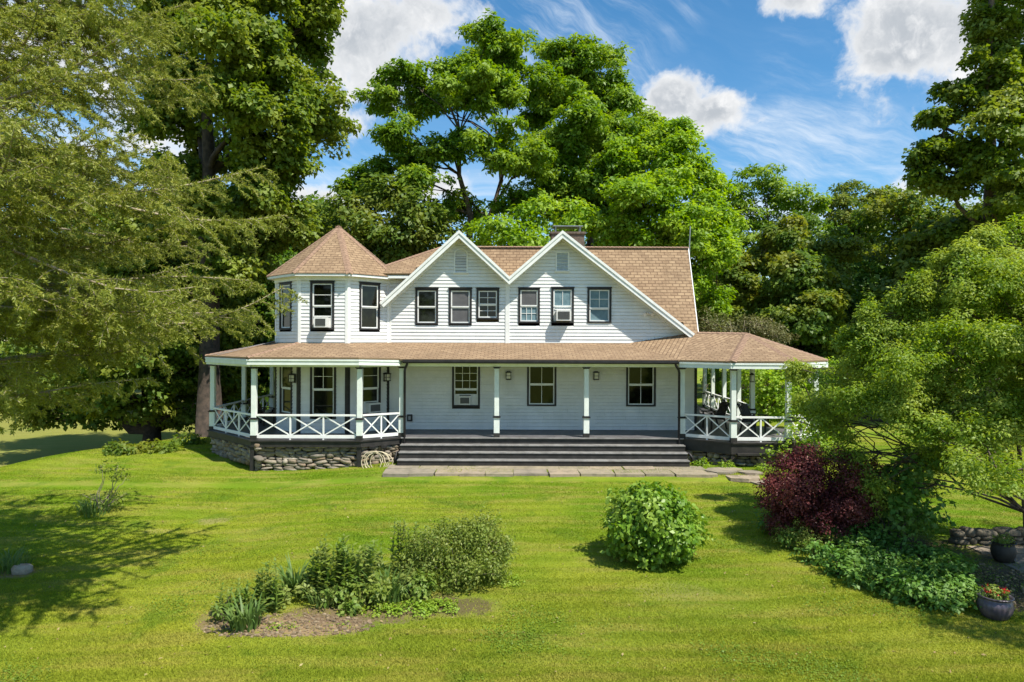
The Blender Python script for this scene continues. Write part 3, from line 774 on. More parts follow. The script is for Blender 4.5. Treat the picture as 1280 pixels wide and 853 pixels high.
# side and rear walls
mb = MB(); fe = frame((6.77, WY, 0), (0, 1, 0), (1, 0, 0))
def end_iv(z):
    if z < 4.4: return [(0, 7.0)]
    a = (z-4.4)/1.49
    return [(a, 5.2-a*1.0)] if a < 2.4 else [(2.3, 2.4)]
siding(mb, fe, end_iv, FL, 7.6); mb.build('side_wall', M['white'], house)
mb = MB(); fw = frame((-6.6, 33, 0), (0, -1, 0), (-1, 0, 0)); siding(mb, fw, lambda z: [(0, 7.0)], FL, 6.3); mb.build('side_wall', M['white'], house)
mb = MB(); fb = frame((6.77, 32, 0), (-1, 0, 0), (0, 1, 0)); siding(mb, fb, lambda z: [(0, 13.37)], FL, 4.6)
mb.build('rear_wall', M['white'], house)
for b_ in ((-6.5, 6.7, WY+.13, 31.9, 0.0, 4.3), (-4.3, -2.6, WY+.13, 30, 4.31, 6.2), (-6.5, -4.31, 26, 31, 4.31, 6.2)): mb = MB(); mb.box(*b_); mb.build('view_blocker', M['black'], house)  # black boxes added inside the house to block the view through windows

# windows of the main wall
window(fm, *w1); window(fm, *w2, glass=('screen', 'screen')); window(fm, *w3, cols=2, rows=2, cols2=2, rows2=2)
window(fm, *w4, glass=('screen', 'curtain'), cols2=3, rows2=2)
window(fm, *w5, glass=('curtain', 'curtain'), cols=2, rows=1, ac=(w5[0]+.17, w5[1]-.13, w5[2]+.08, w5[2]+.46, .36), split=.48)
window(fm, *w6, glass=('curtain', 'curtain'), cols=2, rows=2, split=.42)
window(fm, *lA, cols=3, rows=3, split=.40, ac=(px_(574.5, WY), px_(589, WY), pz(505.8, WY), pz(495, WY), .25), trim=.07)
window(fm, *lB, cols=2, rows=1, cols2=2, rows2=1, trim=.07, split=.52); window(fm, *lC, cols=2, rows=1, cols2=2, rows2=1, trim=.07, split=.52)

# gable vents
def vent(x0, x1, y0, y1, arch, label):
    u0, u1, z0, z1 = px_(x0, WY), px_(x1, WY), pz(y1, WY), pz(y0, WY); mb = MB(); t = .05
    mb.fbox(fm, u0, u0+t, 0, .05, z0, z1-(.12 if arch else 0)); mb.fbox(fm, u1-t, u1, 0, .05, z0, z1-(.12 if arch else 0)); mb.fbox(fm, u0-.03, u1+.03, 0, .08, z0-.04, z0)
    uc = (u0+u1)/2; r = (u1-u0)/2
    if arch:
        for k in range(8):
            a, b = PI*k/8, PI*(k+1)/8
            P = lambda q, rr, n: fm(uc+rr*math.cos(q), n, z1-.12+rr*math.sin(q)*.75)
            mb.hexa([P(a, r-t, .001), P(a, r, .001), P(b, r, .001), P(b, r-t, .001), P(a, r-t, .05), P(a, r, .05), P(b, r, .05), P(b, r-t, .05)])
    else: mb.fbox(fm, u0+t, u1-t, 0, .05, z1-t, z1)
    v = mb.build('gable_vent', M['trimwhite'], house); v['label'] = label
    s = MB(); zt = z1-(.0 if arch else t); n = int((zt-z0)/.055)
    for k in range(n):
        za = z0+.01+k*(zt-z0-.01)/n; hw = r-t
        if arch and za > z1-.12: hw = max(.03, (r-t)*math.sqrt(max(0, 1-((za-(z1-.12))/((r)*.75))**2)))
        s.hexa([fm(uc-hw, .04, za), fm(uc+hw, .04, za), fm(uc+hw, .012, za+.035), fm(uc-hw, .012, za+.035),
                fm(uc-hw, .046, za+.008), fm(uc+hw, .046, za+.008), fm(uc+hw, .018, za+.043), fm(uc-hw, .018, za+.043)])
    s.build('slat', M['white'] if arch else M['vent'], v)
    b = MB(); b.fbox(fm, uc-(r-t), uc+(r-t), .018 if not arch else .0181, .020, z0, z1-(.13 if arch else t)); b.build('backing', M['grille'] if arch else M['vent'], v)
vent(567, 584.5, 313.5, 341, True, 'white arched louvre vent high in the left gable')
vent(694, 711, 314.5, 338.5, False, 'small square-topped grey-blue vent high in the right gable')

# ---- roofs (uv = metres along the eave, metres up the slope)
def slope_poly(mb, pts, eave=(0, 1)):
    P = [Vector(p) for p in pts]; a = P[eave[0]]; u = (P[eave[1]]-a); u.z = 0 if abs(u.z) < .02 else u.z; u.normalize()
    n = (P[1]-P[0]).cross(P[2]-P[0]).normalized()
    if n.z < 0: n = -n; P = P[::-1]; pts = pts[::-1]
    v = n.cross(u)
    if v.z < 0: v = -v
    mb.poly(P, [((p-a).dot(u)+50, (p-a).dot(v)+50) for p in P])
def roof_slab(pts, th=.05, eave=(0, 1), name='roof', label=None, under='trimwhite', parent=None):
    mb = MB(); slope_poly(mb, pts, eave); P = [Vector(p) for p in pts]
    n = (P[1]-P[0]).cross(P[2]-P[0]).normalized(); n = -n if n.z < 0 else n
    Q = [p-n*th for p in P]
    for i in range(len(P)):
        j = (i+1) % len(P); mb.poly([P[i], Q[i], Q[j], P[j]], [(0, 0.02), (0, 0.03), (.1, .03), (.1, .02)])
    o = mb.build(name, M['roof'], parent or house)
    u = MB(); u.poly([q-n*.003 for q in Q]); u.build('soffit', M[under], o)
    if label: o['label'] = label
    return o
def cap_line(mb_, a, b, w_=.14, lift=.018):
    mb = MB()
    """ridge or hip cap shingles"""
    a = Vector(a); b = Vector(b); L = (b-a).length; n = max(2, int(L/.16)); d = (b-a)/n; sd_ = d.cross(Vector((0, 0, 1))).normalized()
    for k in range(n):
        p = a+d*k; q = a+d*(k+1.12); h = Vector((0, 0, lift)); h2 = Vector((0, 0, lift+.012))
        dr = Vector((0, 0, -.055))
        mb.poly([p+h2, q+h, q+h+sd_*w_+dr, p+h2+sd_*w_+dr]); mb.poly([q+h, p+h2, p+h2-sd_*w_+dr, q+h-sd_*w_+dr])
        mb.poly([p+h2, p+h2+sd_*w_+dr, p+sd_*w_+dr, p]); mb.poly([p+h2-sd_*w_+dr, p+h2, p, p-sd_*w_+dr])
    mb.build('ridge_cap', M['ridge'], house)

RY, RZ = 27.2, 7.80
VX = 6.95
main_roof = roof_slab([(6.35, 24.83, 4.33), (6.80, 24.83, 4.33), (7.02, RY, RZ), (-2.77, RY, RZ), (-2.0, 25.13, 4.33+.30*1.4641), (6.30, 25.13, 4.33+.30*1.4641)], label='steep main roof of brown shingles')
roof_slab([(7.02, RY, RZ), (-2.77, RY, RZ), (-2.77, 30.7, 4.5), (6.9, 30.7, 4.5)], eave=(3, 2))
roof_slab([(-5.45, 24.58, 6.47), (-3.62, 24.58, 6.47), (-3.55, 25.13, 6.47+.55*.5076), (-1.5, 25.13, 6.47+.55*.5076), (-1.5, RY, RZ), (-2.77, RY, RZ)])
roof_slab([(-5.45, 24.58, 6.47), (-2.77, RY, RZ), (-5.45, 30.2, 6.47)], eave=(0, 2))
roof_slab([(-2.77, RY, RZ), (-1.5, RY, RZ), (-1.5, 30.2, 6.47), (-5.45, 30.2, 6.47)], eave=(3, 2))
roof_slab([(-7.0, 27.5, 6.47), (-5.4, 27.5, 6.47), (-5.4, 33.0, 6.2), (-7.0, 33.0, 6.2)])
roof_slab([(-6.8, 30.6, 4.6), (6.9, 30.6, 4.6), (6.9, 33.2, 4.2), (-6.8, 33.2, 4.2)], eave=(3, 2))
# verge boards at the right end
mb = MB(); mb.bar((6.79, 24.86, 4.25), (7.01, RY, RZ-.08), .03, .14); mb.build('verge_board', M['trimwhite'], house)
# left eave cornice
mb = MB(); mb.box(-4.62, -3.62, 24.62, 24.66, 6.30, 6.40); mb.box(-4.62, -3.60, 24.66, 24.975, 6.30, 6.33); mb.build('cornice', M['trimwhite'], house)
# twin gables
GY = 24.50
def gz_line(a, b, yb=RY+.3, label=None):
    return roof_slab([(a[0], GY, a[1]), (b[0], GY, b[1]), (b[0], yb, b[1]), (a[0], yb, a[1])], eave=(0, 3) if a[1] < b[1] else (1, 2), th=.06, label=label)
gz_line(GL, GP1, 27.4); gz_line(GP1, GV, 27.4); gz_line(GV, GP2, 27.4); gz_line(GP2, GR, 27.0)
bb = MB(); fz = MB()
for (a, b) in ((GL, GP1), (GV, GP1), (GV, GP2), (GR, GP2)):
    A = Vector((a[0], GY, a[1])); B = Vector((b[0], GY, b[1])); d = (B-A).normalized(); nn = Vector((-d.z, 0, d.x)); nn = nn if nn.z > 0 else -nn
    def strip(mbx, y0, y1, t0, t1, e=0.0):
        # t measured down from the roof line, square to it; the upper end is cut plumb at the peak
        def dn(P, t_, peak):
            q = P-nn*t_
            if peak: q = q+d*((B.x-q.x)/d.x)
            return q
        a0, a1, b0, b1 = dn(A, t0, False), dn(A, t1, False), dn(B, t0, True), dn(B, t1, True)
        if a is GV:   # cut plumb in the valley as well
            a0 = a0+d*((A.x-a0.x)/d.x); a1 = a1+d*((A.x-a1.x)/d.x)
        mbx.hexa([(a1.x, y0, a1.z), (b1.x, y0, b1.z), (b1.x, y1, b1.z), (a1.x, y1, a1.z), (a0.x, y0, a0.z), (b0.x, y0, b0.z), (b0.x, y1, b0.z), (a0.x, y1, a0.z)])
    bb = MB(); fz = MB()
    strip(bb, GY-.035, GY-.001, .012, .21); strip(bb, GY-.062, GY-.036, .0, .085)
    strip(fz, WY-.045, WY-.003, .066, .22)
    bb.build('barge_board', M['trimwhite'], house); fz.build('frieze_board', M['trimwhite'], house)
# turret roof
apex = (TC.x, TC.y, 8.38); eo = octa(AP/math.cos(PI/8)+.33)
mbT = MB(); caps = MB()
for k in range(8):
    a = eo[k]; b = eo[(k+1) % 8]; slope_poly(mbT, [(a[0], a[1], 6.36), (b[0], b[1], 6.36), apex])
    cap_line(caps, (a[0], a[1], 6.37), (apex[0], apex[1], apex[2]), .12)
tr_ = mbT.build('turret_roof', M['roof'], house); tr_['label'] = 'pointed eight-sided turret roof'
cor = MB(); o1 = octa(AP/math.cos(PI/8)+.30); o2 = octa(AP/math.cos(PI/8)-.02); o3 = octa(AP/math.cos(PI/8)+.06)
for k in range(8):
    q = (k+1) % 8
    cor.hexa([o2[k]+(6.27,), o2[q]+(6.27,), o1[q]+(6.27,), o1[k]+(6.27,), o2[k]+(6.35,), o2[q]+(6.35,), o1[q]+(6.35,), o1[k]+(6.35,)])
    cor.hexa([o2[k]+(6.14,), o2[q]+(6.14,), o3[q]+(6.14,), o3[k]+(6.14,), o2[k]+(6.269,), o2[q]+(6.269,), o3[q]+(6.269,), o3[k]+(6.269,)])
cor.build('cornice', M['trimwhite'], house)
cap_line(caps, (-2.7, RY, RZ+.005), (7.0, RY, RZ+.005), .12); cap_line(caps, (-5.4, 24.62, 6.49), (-2.77, RY, RZ+.01), .11)

# porch roofs
EZ = 3.44
eL = [(-10.55-.35, 27.6+5, 3.50), (-10.98, 24.45, 3.50), (-8.52, 21.93, 3.50), (-4.93, 21.93, 3.50), (-3.72, 22.66, 3.46)]
JT = 3.98
t0, t1, t2 = oc[0], oc[1], oc[2]; t7 = oc[7]; t6 = oc[6]
roof_slab([eL[2], eL[3], (t1[0], t1[1], 3.96), (t0[0], t0[1], 3.96)], label='low porch roof round the turret')
roof_slab([eL[1], eL[2], (t0[0], t0[1], 3.96), (t7[0], t7[1], 3.96)])
roof_slab([eL[0], eL[1], (t7[0], t7[1], 3.96), (t6[0], t6[1], 3.96), (-6.6, 32.6, 4.1)], eave=(0, 1))
roof_slab([eL[3], eL[4], (-4.5, 25.0, 3.98), (t1[0], t1[1], 3.96)])
EA = (5.55, 22.60, EZ); EB = (6.98, 21.74, 3.43); EC = (9.05, 21.74, 3.43); ED = (10.86, 23.45, 3.43); EE = (10.86, 25.2, 3.43)
AX = (8.42, 24.55, 4.36); RR = (6.62, 24.86, 4.38); WV = (4.22, 25.0, JT)
roof_slab([(-3.72, 22.60, 3.44), EA, WV, (-4.5, 25.0, JT)], label='long low roof over the front porch')
roof_slab([EA, AX, RR]); roof_slab([EA, RR, WV], eave=(0, 1)); roof_slab([EA, EB, AX], label='hipped porch roof at the right corner'); roof_slab([EB, EC, AX]); roof_slab([EC, ED, AX]); roof_slab([ED, EE, AX])
roof_slab([EE, (10.0, 26.2, 3.43), AX]); roof_slab([(10.0, 26.2, 3.43), (9.75, 36, 3.43), (6.77, 36, 4.30), (6.77, 25.3, 4.36), AX], eave=(0, 1))
for (a, b) in (((eL[2]), (t0[0], t0[1], 3.97)), (eL[1], (t7[0], t7[1], 3.97)), (EB, AX), (EC, AX), (ED, AX), (EE, AX)):
    cap_line(caps, (a[0], a[1], a[2]+.01), (b[0], b[1], b[2]+.01), .10 if a[0] < 0 else .17, .012)
cap_line(caps, (6.75, 24.86, 4.385), AX, .12)
# metal flashing on the left slope of the porch roof
for k in (0.25, 0.55):
    mb = MB(); a = Vector(eL[1])+(Vector(eL[2])-Vector(eL[1]))*(k*.55); b = Vector((t7[0], t7[1], 3.96))
    mb.bar(a+Vector((0, 0, .035)), b+Vector((0, 0, .05+.03*k)), .05, .012); mb.build('flashing', M['metal'], house)

# porch floor outline (left to right) and its eave beams
Pl = [(-10.95, 32.5), (-10.95, 24.62), (-8.50, 22.20), (-4.93, 22.20), (-3.75, 22.98), (5.80, 22.98), (7.12, 22.02), (9.05, 22.02), (10.62, 23.50), (10.62, 25.2), (9.45, 26.3), (9.45, 36.0)]
floor_poly = Pl+[(6.7, 36.0), (6.7, 25.1), (-6.5, 25.1), (-6.5, 32.5)]
mb = MB()
def tri_floor(mbx, z0, z1):
    for ply in ([Pl[0], Pl[1], (-6.5, 24.62), (-6.5, 32.5)], [Pl[1], Pl[2], (-6.5, 22.20), (-6.5, 24.62)], [(-6.5, 22.2), Pl[3], (-4.93, 25.1), (-6.5, 25.1)], [Pl[3], Pl[4], (-3.75, 25.1), (-4.93, 25.1)],
                [Pl[4], Pl[5], (5.80, 25.1), (-3.75, 25.1)], [Pl[5], Pl[6], (7.12, 25.1), (5.80, 25.1)], [Pl[6], Pl[7], (9.05, 25.1), (7.12, 25.1)], [Pl[7], Pl[8], Pl[9], (9.05, 25.1)], [(6.7, 25.102), (9.05, 25.102), Pl[9], Pl[10], (6.7, 26.3)], [(6.7, 26.3), Pl[10], Pl[11], (6.7, 36)]):
        mbx.prism(ply[::1], z0, z1)
tri_floor(mb, FL-.045, FL); fo = mb.build('porch_floor', M['deck'], house)
# skirt below the floor
def inset(i, d):
    """outline point pulled inwards"""
    return (Pl[i][0]*(1-.0)+(0 if Pl[i][0] == 0 else -math.copysign(d, Pl[i][0]) if abs(Pl[i][0]) > 5.79 else 0), Pl[i][1]+(d if Pl[i][1] < 24 else 0))
for i in range(len(Pl)-1):
    if i == 4: continue
    mb = MB(); a, b = inset(i, .03), inset(i+1, .03)
    if i in (0, 1, 2, 3):
        mb.bar((a[0], a[1], FL-.045-.085), (b[0], b[1], FL-.045-.085), .04, .17); mb.bar((a[0], a[1]-.01, FL-.045-.175), (b[0], b[1]-.01, FL-.045-.175), .05, .012)
    else: mb.bar((a[0], a[1], FL-.045-.17), (b[0], b[1], FL-.045-.17), .04, .34)
    mb.build('porch_skirt', M['brown'], house)
for i in range(len(Pl)-1):   # nosing edge line
    mb = MB(); a, b = Pl[i], Pl[i+1]; mb.bar((a[0], a[1]-.012, FL-.022), (b[0], b[1]-.012, FL-.022), .05, .05); mb.build('floor_nosing', M['brown'], house)
mb = MB(); mb.box(-3.72, 5.78, 22.90, 22.99, FL-.03, FL+.004); mb.build('floor_nosing', M['tread'], house)
# ceiling and beams
mb = MB(); tri_floor(mb, 3.40, 3.41); mb.build('porch_ceiling', M['ceil'], house)
mb = MB(); bmz = [(-10.95, 32.5), (-10.95, 24.62), (-8.46, 22.27), (-4.96, 22.27), (-3.70, 23.06), (5.74, 23.06), (7.14, 22.1), (9.02, 22.1), (10.55, 23.52), (10.55, 25.2), (9.40, 26.3), (9.40, 36.0)]
for i in range(len(bmz)-1):
    a, b = bmz[i], bmz[i+1]; mb.bar((a[0], a[1], 3.29), (b[0], b[1], 3.29), .16 if i != 4 else .14, .218 if i != 4 else .215)
mb.build('porch_beam', M['bounce_white'], house)
for (a, b) in ((eL[0], eL[1]), (eL[1], eL[2]), (eL[2], eL[3]), (eL[3], eL[4]), (EA, EB), (EB, EC), (EC, ED), (ED, EE)):
    mb = MB(); mb.bar((a[0], a[1]+.03, a[2]-.155), (b[0], b[1]+.03, b[2]-.155), .03, .18); mb.bar((a[0], a[1]+.014, a[2]-.095), (b[0], b[1]+.014, b[2]-.095), .04, .05); mb.build('fascia', M['bounce_white'], house)
for (a, b, c, d) in ((eL[1], eL[2], bmz[2], bmz[1]), (eL[2], eL[3], bmz[3], bmz[2]), (eL[3], eL[4], bmz[4], bmz[3]), (EA, EB, bmz[6], bmz[5]), (EB, EC, bmz[7], bmz[6]), (EC, ED, bmz[8], bmz[7]), (ED, EE, bmz[9], bmz[8])):
    mb = MB(); mb.poly([(a[0], a[1]+.04, 3.255), (b[0], b[1]+.04, 3.255), (c[0], c[1], 3.262), (d[0], d[1], 3.262)]); mb.build('soffit', M['trimwhite'], house)
mb = MB(); mb.poly([(-3.72, 22.7, 3.30), (5.55, 22.7, 3.30), (5.74, 23.0, 3.30), (-3.7, 23.0, 3.30)])
mb.build('soffit', M['trimwhite'], house)
# gutter and downspouts
mb = MB(); mb.box(-3.62, 5.50, 22.50, 22.60, 3.34, 3.40); mb.box(-3.62, 5.50, 22.60, 22.62, 3.30, 3.42); mb.build('gutter', M['black'], house)
def spout(pts): q = MB(); q.tube(pts, .042, 8); q.build('downspout', M['black'], house, smooth=True)
spout([(-3.45, 22.56, 3.36), (-3.47, 22.56, 3.26), (-3.55, 22.75, 3.14), (-3.60, 22.93, 3.05), (-3.60, 22.93, .52), (-3.62, 22.9, .44), (-3.80, 22.55, .34), (-3.84, 22.5, .22), (-3.84, 22.5, -.08)])
spout([(5.40, 22.56, 3.36), (5.42, 22.56, 3.26), (5.55, 22.75, 3.12), (5.62, 22.93, 3.0), (5.62, 22.93, .50), (5.66, 22.9, .40), (5.88, 22.5, .34), (5.95, 22.45, .22), (5.95, 22.45, -.02)])

# posts
def post(x, y, z0=FL, low=True):
    mb = MB(); a = .095; b = .078
    mb.box(x-a, x+a, y-a, y+a, z0+.14, z0+.66); mb.box(x-b, x+b, y-b, y+b, z0+.72, 3.12)
    p = mb.build('porch_post', M['bounce_white'], house, bevel=.006)
    c = MB(); c.box(x-a-.035, x+a+.035, y-a-.035, y+a+.035, z0+.661, z0+.69); c.box(x-a-.005, x+a+.005, y-a-.005, y+a+.005, z0+.6905, z0+.719)
    c.build('post_collar', M['black'], p)
    c = MB(); c.box(x-a-.008, x+a+.008, y-a-.008, y+a+.008, z0+.002, z0+.139); c.build('post_base', M['brown'], p)
    c = MB(); c.box(x-b-.02, x+b+.02, y-b-.02, y+b+.02, 3.121, 3.15); c.box(x-b-.05, x+b+.05, y-b-.05, y+b+.05, 3.1505, 3.18); c.build('post_cap', M['black'], p)
    return p
PO = [(-10.82, 27.6), (-10.82, 30.8), (-10.80, 24.68), (-8.42, 22.32), (-4.97, 22.32), (-3.72, 23.10), (-.51, 23.10), (2.52, 23.10), (5.76, 23.10), (7.18, 22.14), (8.97, 22.14),
      (10.48, 23.56), (9.12, 25.9), (9.30, 28.0), (9.31, 29.95), (9.40, 31.95), (9.55, 33.8)]
for p in PO: post(*p)
for (x, y) in ((-8.46, 22.24), (-4.98, 22.24), (7.16, 22.06), (9.0, 22.06)):   # short black legs under the floor
    mb = MB(); mb.box(x-.07, x+.07, y, y+.12, float(gz(x, y))-.1, .57); mb.build('under_post', M['black'], house)
# railings
def railing(p, q, n, e=.10):
    a = Vector((p[0], p[1], 0)); b = Vector((q[0], q[1], 0)); d = (b-a).normalized(); a = a+d*e; b = b-d*e
    zt, zb = FL+.80, FL+.10; mb = MB()
    up = lambda P, z: (P.x, P.y, z)
    mb.bar(up(a, zt), up(b, zt), .09, .055); mb.bar(up(a, zb), up(b, zb), .06, .10)
    for k in range(1, n):
        c = a+(b-a)*k/n; mb.bar(up(c, FL+.0), up(c, zt-.028), .05, .05, up=(d.x, d.y, 0))
    r = mb.build('porch_railing', M['trimwhite'], house)
    for k in range(n):
        s_ = .03/((b-a).length/n); c0 = a+(b-a)*(k+s_*(k > 0))/n; c1 = a+(b-a)*(k+1-s_*(k < n-1))/n; m2 = MB(); o_ = d.cross(Vector((0, 0, 1)))*.012
        m2.bar(up(c0+o_, zb+.05), up(c1+o_, zt-.03), .022, .038); m2.bar(up(c0-o_, zt-.03), up(c1-o_, zb+.05), .022, .038); m2.build('cross_brace', M['trimwhite'], r)
for (i, j, n) in ((1, 0, 3), (0, 2, 3), (2, 3, 3), (3, 4, 3), (4, 5, 2), (8, 9, 2), (9, 10, 2), (10, 11, 2), (12, 13, 2), (13, 14, 2), (14, 15, 2), (15, 16, 2)): railing(PO[i], PO[j], n)
# steps
for k in range(4):
    z = FL-.20*(k+1) if k < 3 else 0; y1 = 22.94-.30*k; x0, x1 = -3.70-.0*k, 5.76
    if k < 3:
        mb = MB(); mb.box(x0, x1, y1-.34, y1+.002, z-.035, z); st = mb.build('step', M['tread'], house, bevel=.008)
        r = MB(); r.box(x0+.01, x1-.01, y1-.31, y1-.28, z-.20+.002, z-.037); r.box(x0+.01, x1-.01, y1-.28, y1-.01, z-.19, z-.037); r.build('riser', M['brown'], st)
    else: pass
mb = MB(); mb.box(-3.70, 5.76, 22.952, 22.975, FL-.235, FL-.047); mb.build('riser', M['brown'], house)
# foundation stones
rs = RS(3); mb = MB(); bk = MB()
segs = [((-10.7, 26.6), (-10.7, 24.75), .0), ((-10.7, 24.75), (-8.42, 22.48), -.05), ((-8.42, 22.48), (-4.98, 22.48), -.3), ((-4.98, 22.48), (-3.6, 23.3), -.2), ((5.95, 23.1), (7.2, 22.35), -.08), ((7.2, 22.35), (9.0, 22.35), -.1), ((9.0, 22.35), (10.3, 23.6), -.1)]
for i, (a, b, z0) in enumerate(segs):
    if i == 4:
        mb.build('stone_foundation', M['stone'], house, smooth=True)['label'] = 'dry-stacked fieldstone foundation under the left porch'; mb = MB()
    stone_wall(mb, a, b, z0-.05, .56 if i < 4 else .40, rs)
    bk = MB(); A = Vector((a[0], a[1], 0)); B = Vector((b[0], b[1], 0)); bk.bar(A+Vector((0, .13, .15)), B+Vector((0, .13, .15)), .08, 1.0 if i < 4 else .6); bk.build('foundation_backing', M['stone_dark'], house)
fs = mb.build('stone_foundation', M['stone'], house, smooth=True); fs['label'] = 'low fieldstone foundation under the corner porch'
# a low black plank step resting on the stones at the right
mb = MB(); mb.box(7.25, 8.95, 21.86, 22.10, .40, .46); mb.build('porch_skirt', M['brown'], house)
# chimney
mb = MB(); mb.box(1.55, 2.85, 27.0, 27.75, 7.0, 8.30); mb.box(1.50, 2.90, 26.95, 27.8, 8.301, 8.38)
ch = mb.build('chimney', M['brick'], house)
mb = MB(); mb.box(1.6, 2.8, 27.03, 27.72, 8.60, 8.63)
for x in (1.7, 2.67):
    for y in (27.1, 27.6): mb.box(x, x+.04, y, y+.04, 8.381, 8.599)
mb.build('chimney_cap', M['metal'], ch)
# antenna, floodlight, electric box, spigots, wall lanterns
mb = MB(); mb.tube([(7.05, 27.2, 7.2), (7.06, 27.2, 8.0), (7.09, 27.2, 8.65)], .022, 6); mb.build('antenna_mast', M['metal'], house)
mb = MB(); ux, uz = px_(809, WY), pz(391, WY)
mb.fbox(fm, ux-.06, ux+.06, .0, .05, uz-.04, uz+.06)
for s_ in (-1, 1): mb.tube([(ux, WY-.05, uz), (ux+s_*.09, WY-.13, uz-.01), (ux+s_*.14, WY-.26, uz-.07)], [.03, .035, .06], 8)
mb.build('floodlight', M['ac'], house)
mb = MB(); mb.fbox(fm, px_(509.5, WY), px_(516, WY), .002, .09, pz(527, WY), pz(518.5, WY)); eb = mb.build('electric_box', M['black'], house)
mb = MB(); mb.fbox(fm, px_(511.3, WY), px_(514.2, WY), .0901, .10, pz(525, WY), pz(520.5, WY)); mb.build('box_cover', M['metal'], eb)
def lantern(fr, u, z, hang=False):
    mb = MB(); mb.fbox(fr, u-.07, u+.07, .018, .05, z-.16, z+.16)
    for (a, b) in ((-.09, -.075), (.075, .09)):
        for (c, d) in ((.07, .085), (.205, .22)): mb.fbox(fr, u+a, u+b, c, d, z-.11, z+.11)
    mb.fbox(fr, u-.11, u+.11, .05, .24, z+.111, z+.14); mb.fbox(fr, u-.06, u+.06, .08, .21, z+.141, z+.17); mb.fbox(fr, u-.10, u+.10, .05, .23, z-.14, z-.111)
    mb.fbox(fr, u-.09, u+.09, .055, .235, z-.008, z+.008)
    l = mb.build('wall_lantern', M['black'], house)
    g = MB(); g.fbox(fr, u-.072, u+.072, .09, .20, z-.11, z+.11); g.build('lantern_glass', M['lampglass'], l)
lantern(fm, px_(635.8, WY), pz(469.7, WY)); lantern(fm, px_(744.8, WY), pz(469.5, WY))
fr1, L1 = oface(1); lantern(fr1, L1-.16, 2.72); fr7, L7 = oface(7); lantern(fr7, L7-.22, 2.72)
for x in (-4.55, -4.22):
    mb = MB(); yy = 22.20+(x+4.93)*.66; mb.tube([(x, yy-.02, .52), (x, yy-.10, .50), (x, yy-.10, .30)], .04, 8); mb.box(x-.09, x+.09, yy-.13, yy-.02, .50, .58); mb.build('pipe_outlet', M['black'], house)

# ------------------------------------------------------------------ patio and path
rs = RS(11); mb = MB()
def flag(mbx, x0, x1, y0, y1, z0, z1):
    j = lambda: rs.normal()*.02
    mbx.prism([(x0+j(), y0+j()), (x1+j(), y0+j()), (x1+j(), y1+j()), (x0+j(), y1+j())], z0, z1+rs.normal()*.004)
x = -3.95
while x < 6.1:
    wd = .75+.5*rs.rand()
    flag(mb, x, min(x+wd, 6.3)-.02, 20.72+rs.rand()*.06, 21.50, -.14, .012); x += wd
x = -3.95
while x < 6.0:
    wd = .75+.5*rs.rand(); flag(mb, x, min(x+wd, 6.15)-.02, 21.52, 22.2, -.14, .016); x += wd
tag(mb.build('patio', M['flag']), kind='structure')
mb = MB(); q = MB(); q.box(-3.9, 6.1, 20.82, 22.2, -.2, -.004); tag(q.build('patio_bedding', M['stone_dark']), kind='structure')
mb = MB()
for (x, y, a, b) in ((6.55, 21.35, .5, .45), (7.05, 20.75, .55, .42), (7.6, 20.3, .5, .4), (6.9, 21.55, .4, .25), (8.0, 19.8, .45, .4), (7.4, 21.1, .35, .25), (8.35, 19.2, .4, .35)):
    z = float(gz(x, y)); n = 7; ph = rs.rand()*6
    mb.prism([(x+a*(1+.15*rs.normal()*.6)*math.cos(ph+2*PI*k/n), y+b*math.sin(ph+2*PI*k/n)) for k in range(n)], z-.06, z+.045)
tag(mb.build('path', M['flag']), kind='structure')
# paved strip and low retaining edge in the right-hand garden
mb = MB()
for i in range(9):
    for j in range(5):
        x0, y0 = 9.75+i*.72+(j % 2)*.3, 12.1+j*.5; z = float(gz(x0+.3, y0+.2))
        flag(mb, x0, x0+.68, y0, y0+.46, z-.06, z+.03)
tag(mb.build('garden_paving', stone_mat('garden_paver', [(0.26, 0.21, 0.16), (0.33, 0.27, 0.21), (0.22, 0.18, 0.15)], 4.0)), kind='structure')
mb = MB(); stone_wall(mb, (9.6, 14.85), (16.5, 14.95), float(gz(11, 15))-.12, float(gz(11, 15))+.20, rs, .16)
tag(mb.build('garden_edging', M['stone_shade'], smooth=True), 'low edging of stones coloured dark for shade across the paved bed at the right', 'stone edging')

# ================================================================== TREES
def T(name, label, px, Y, topy, r0, lobes, lm, seed, bm_='bark', group=None, cat='tree', base_z=None, **kw):
    x = px_(px, Y); bz = float(gz(x, Y)) if base_z is None else base_z
    return tree(name, label, cat, (x, Y, bz), pz(topy, Y), r0, [lob(*l[:2], l[2] if len(l) > 5 else Y, *l[-3:-1], dY=l[-1]) for l in lobes], M[lm], M[bm_], seed, group=group, **kw)

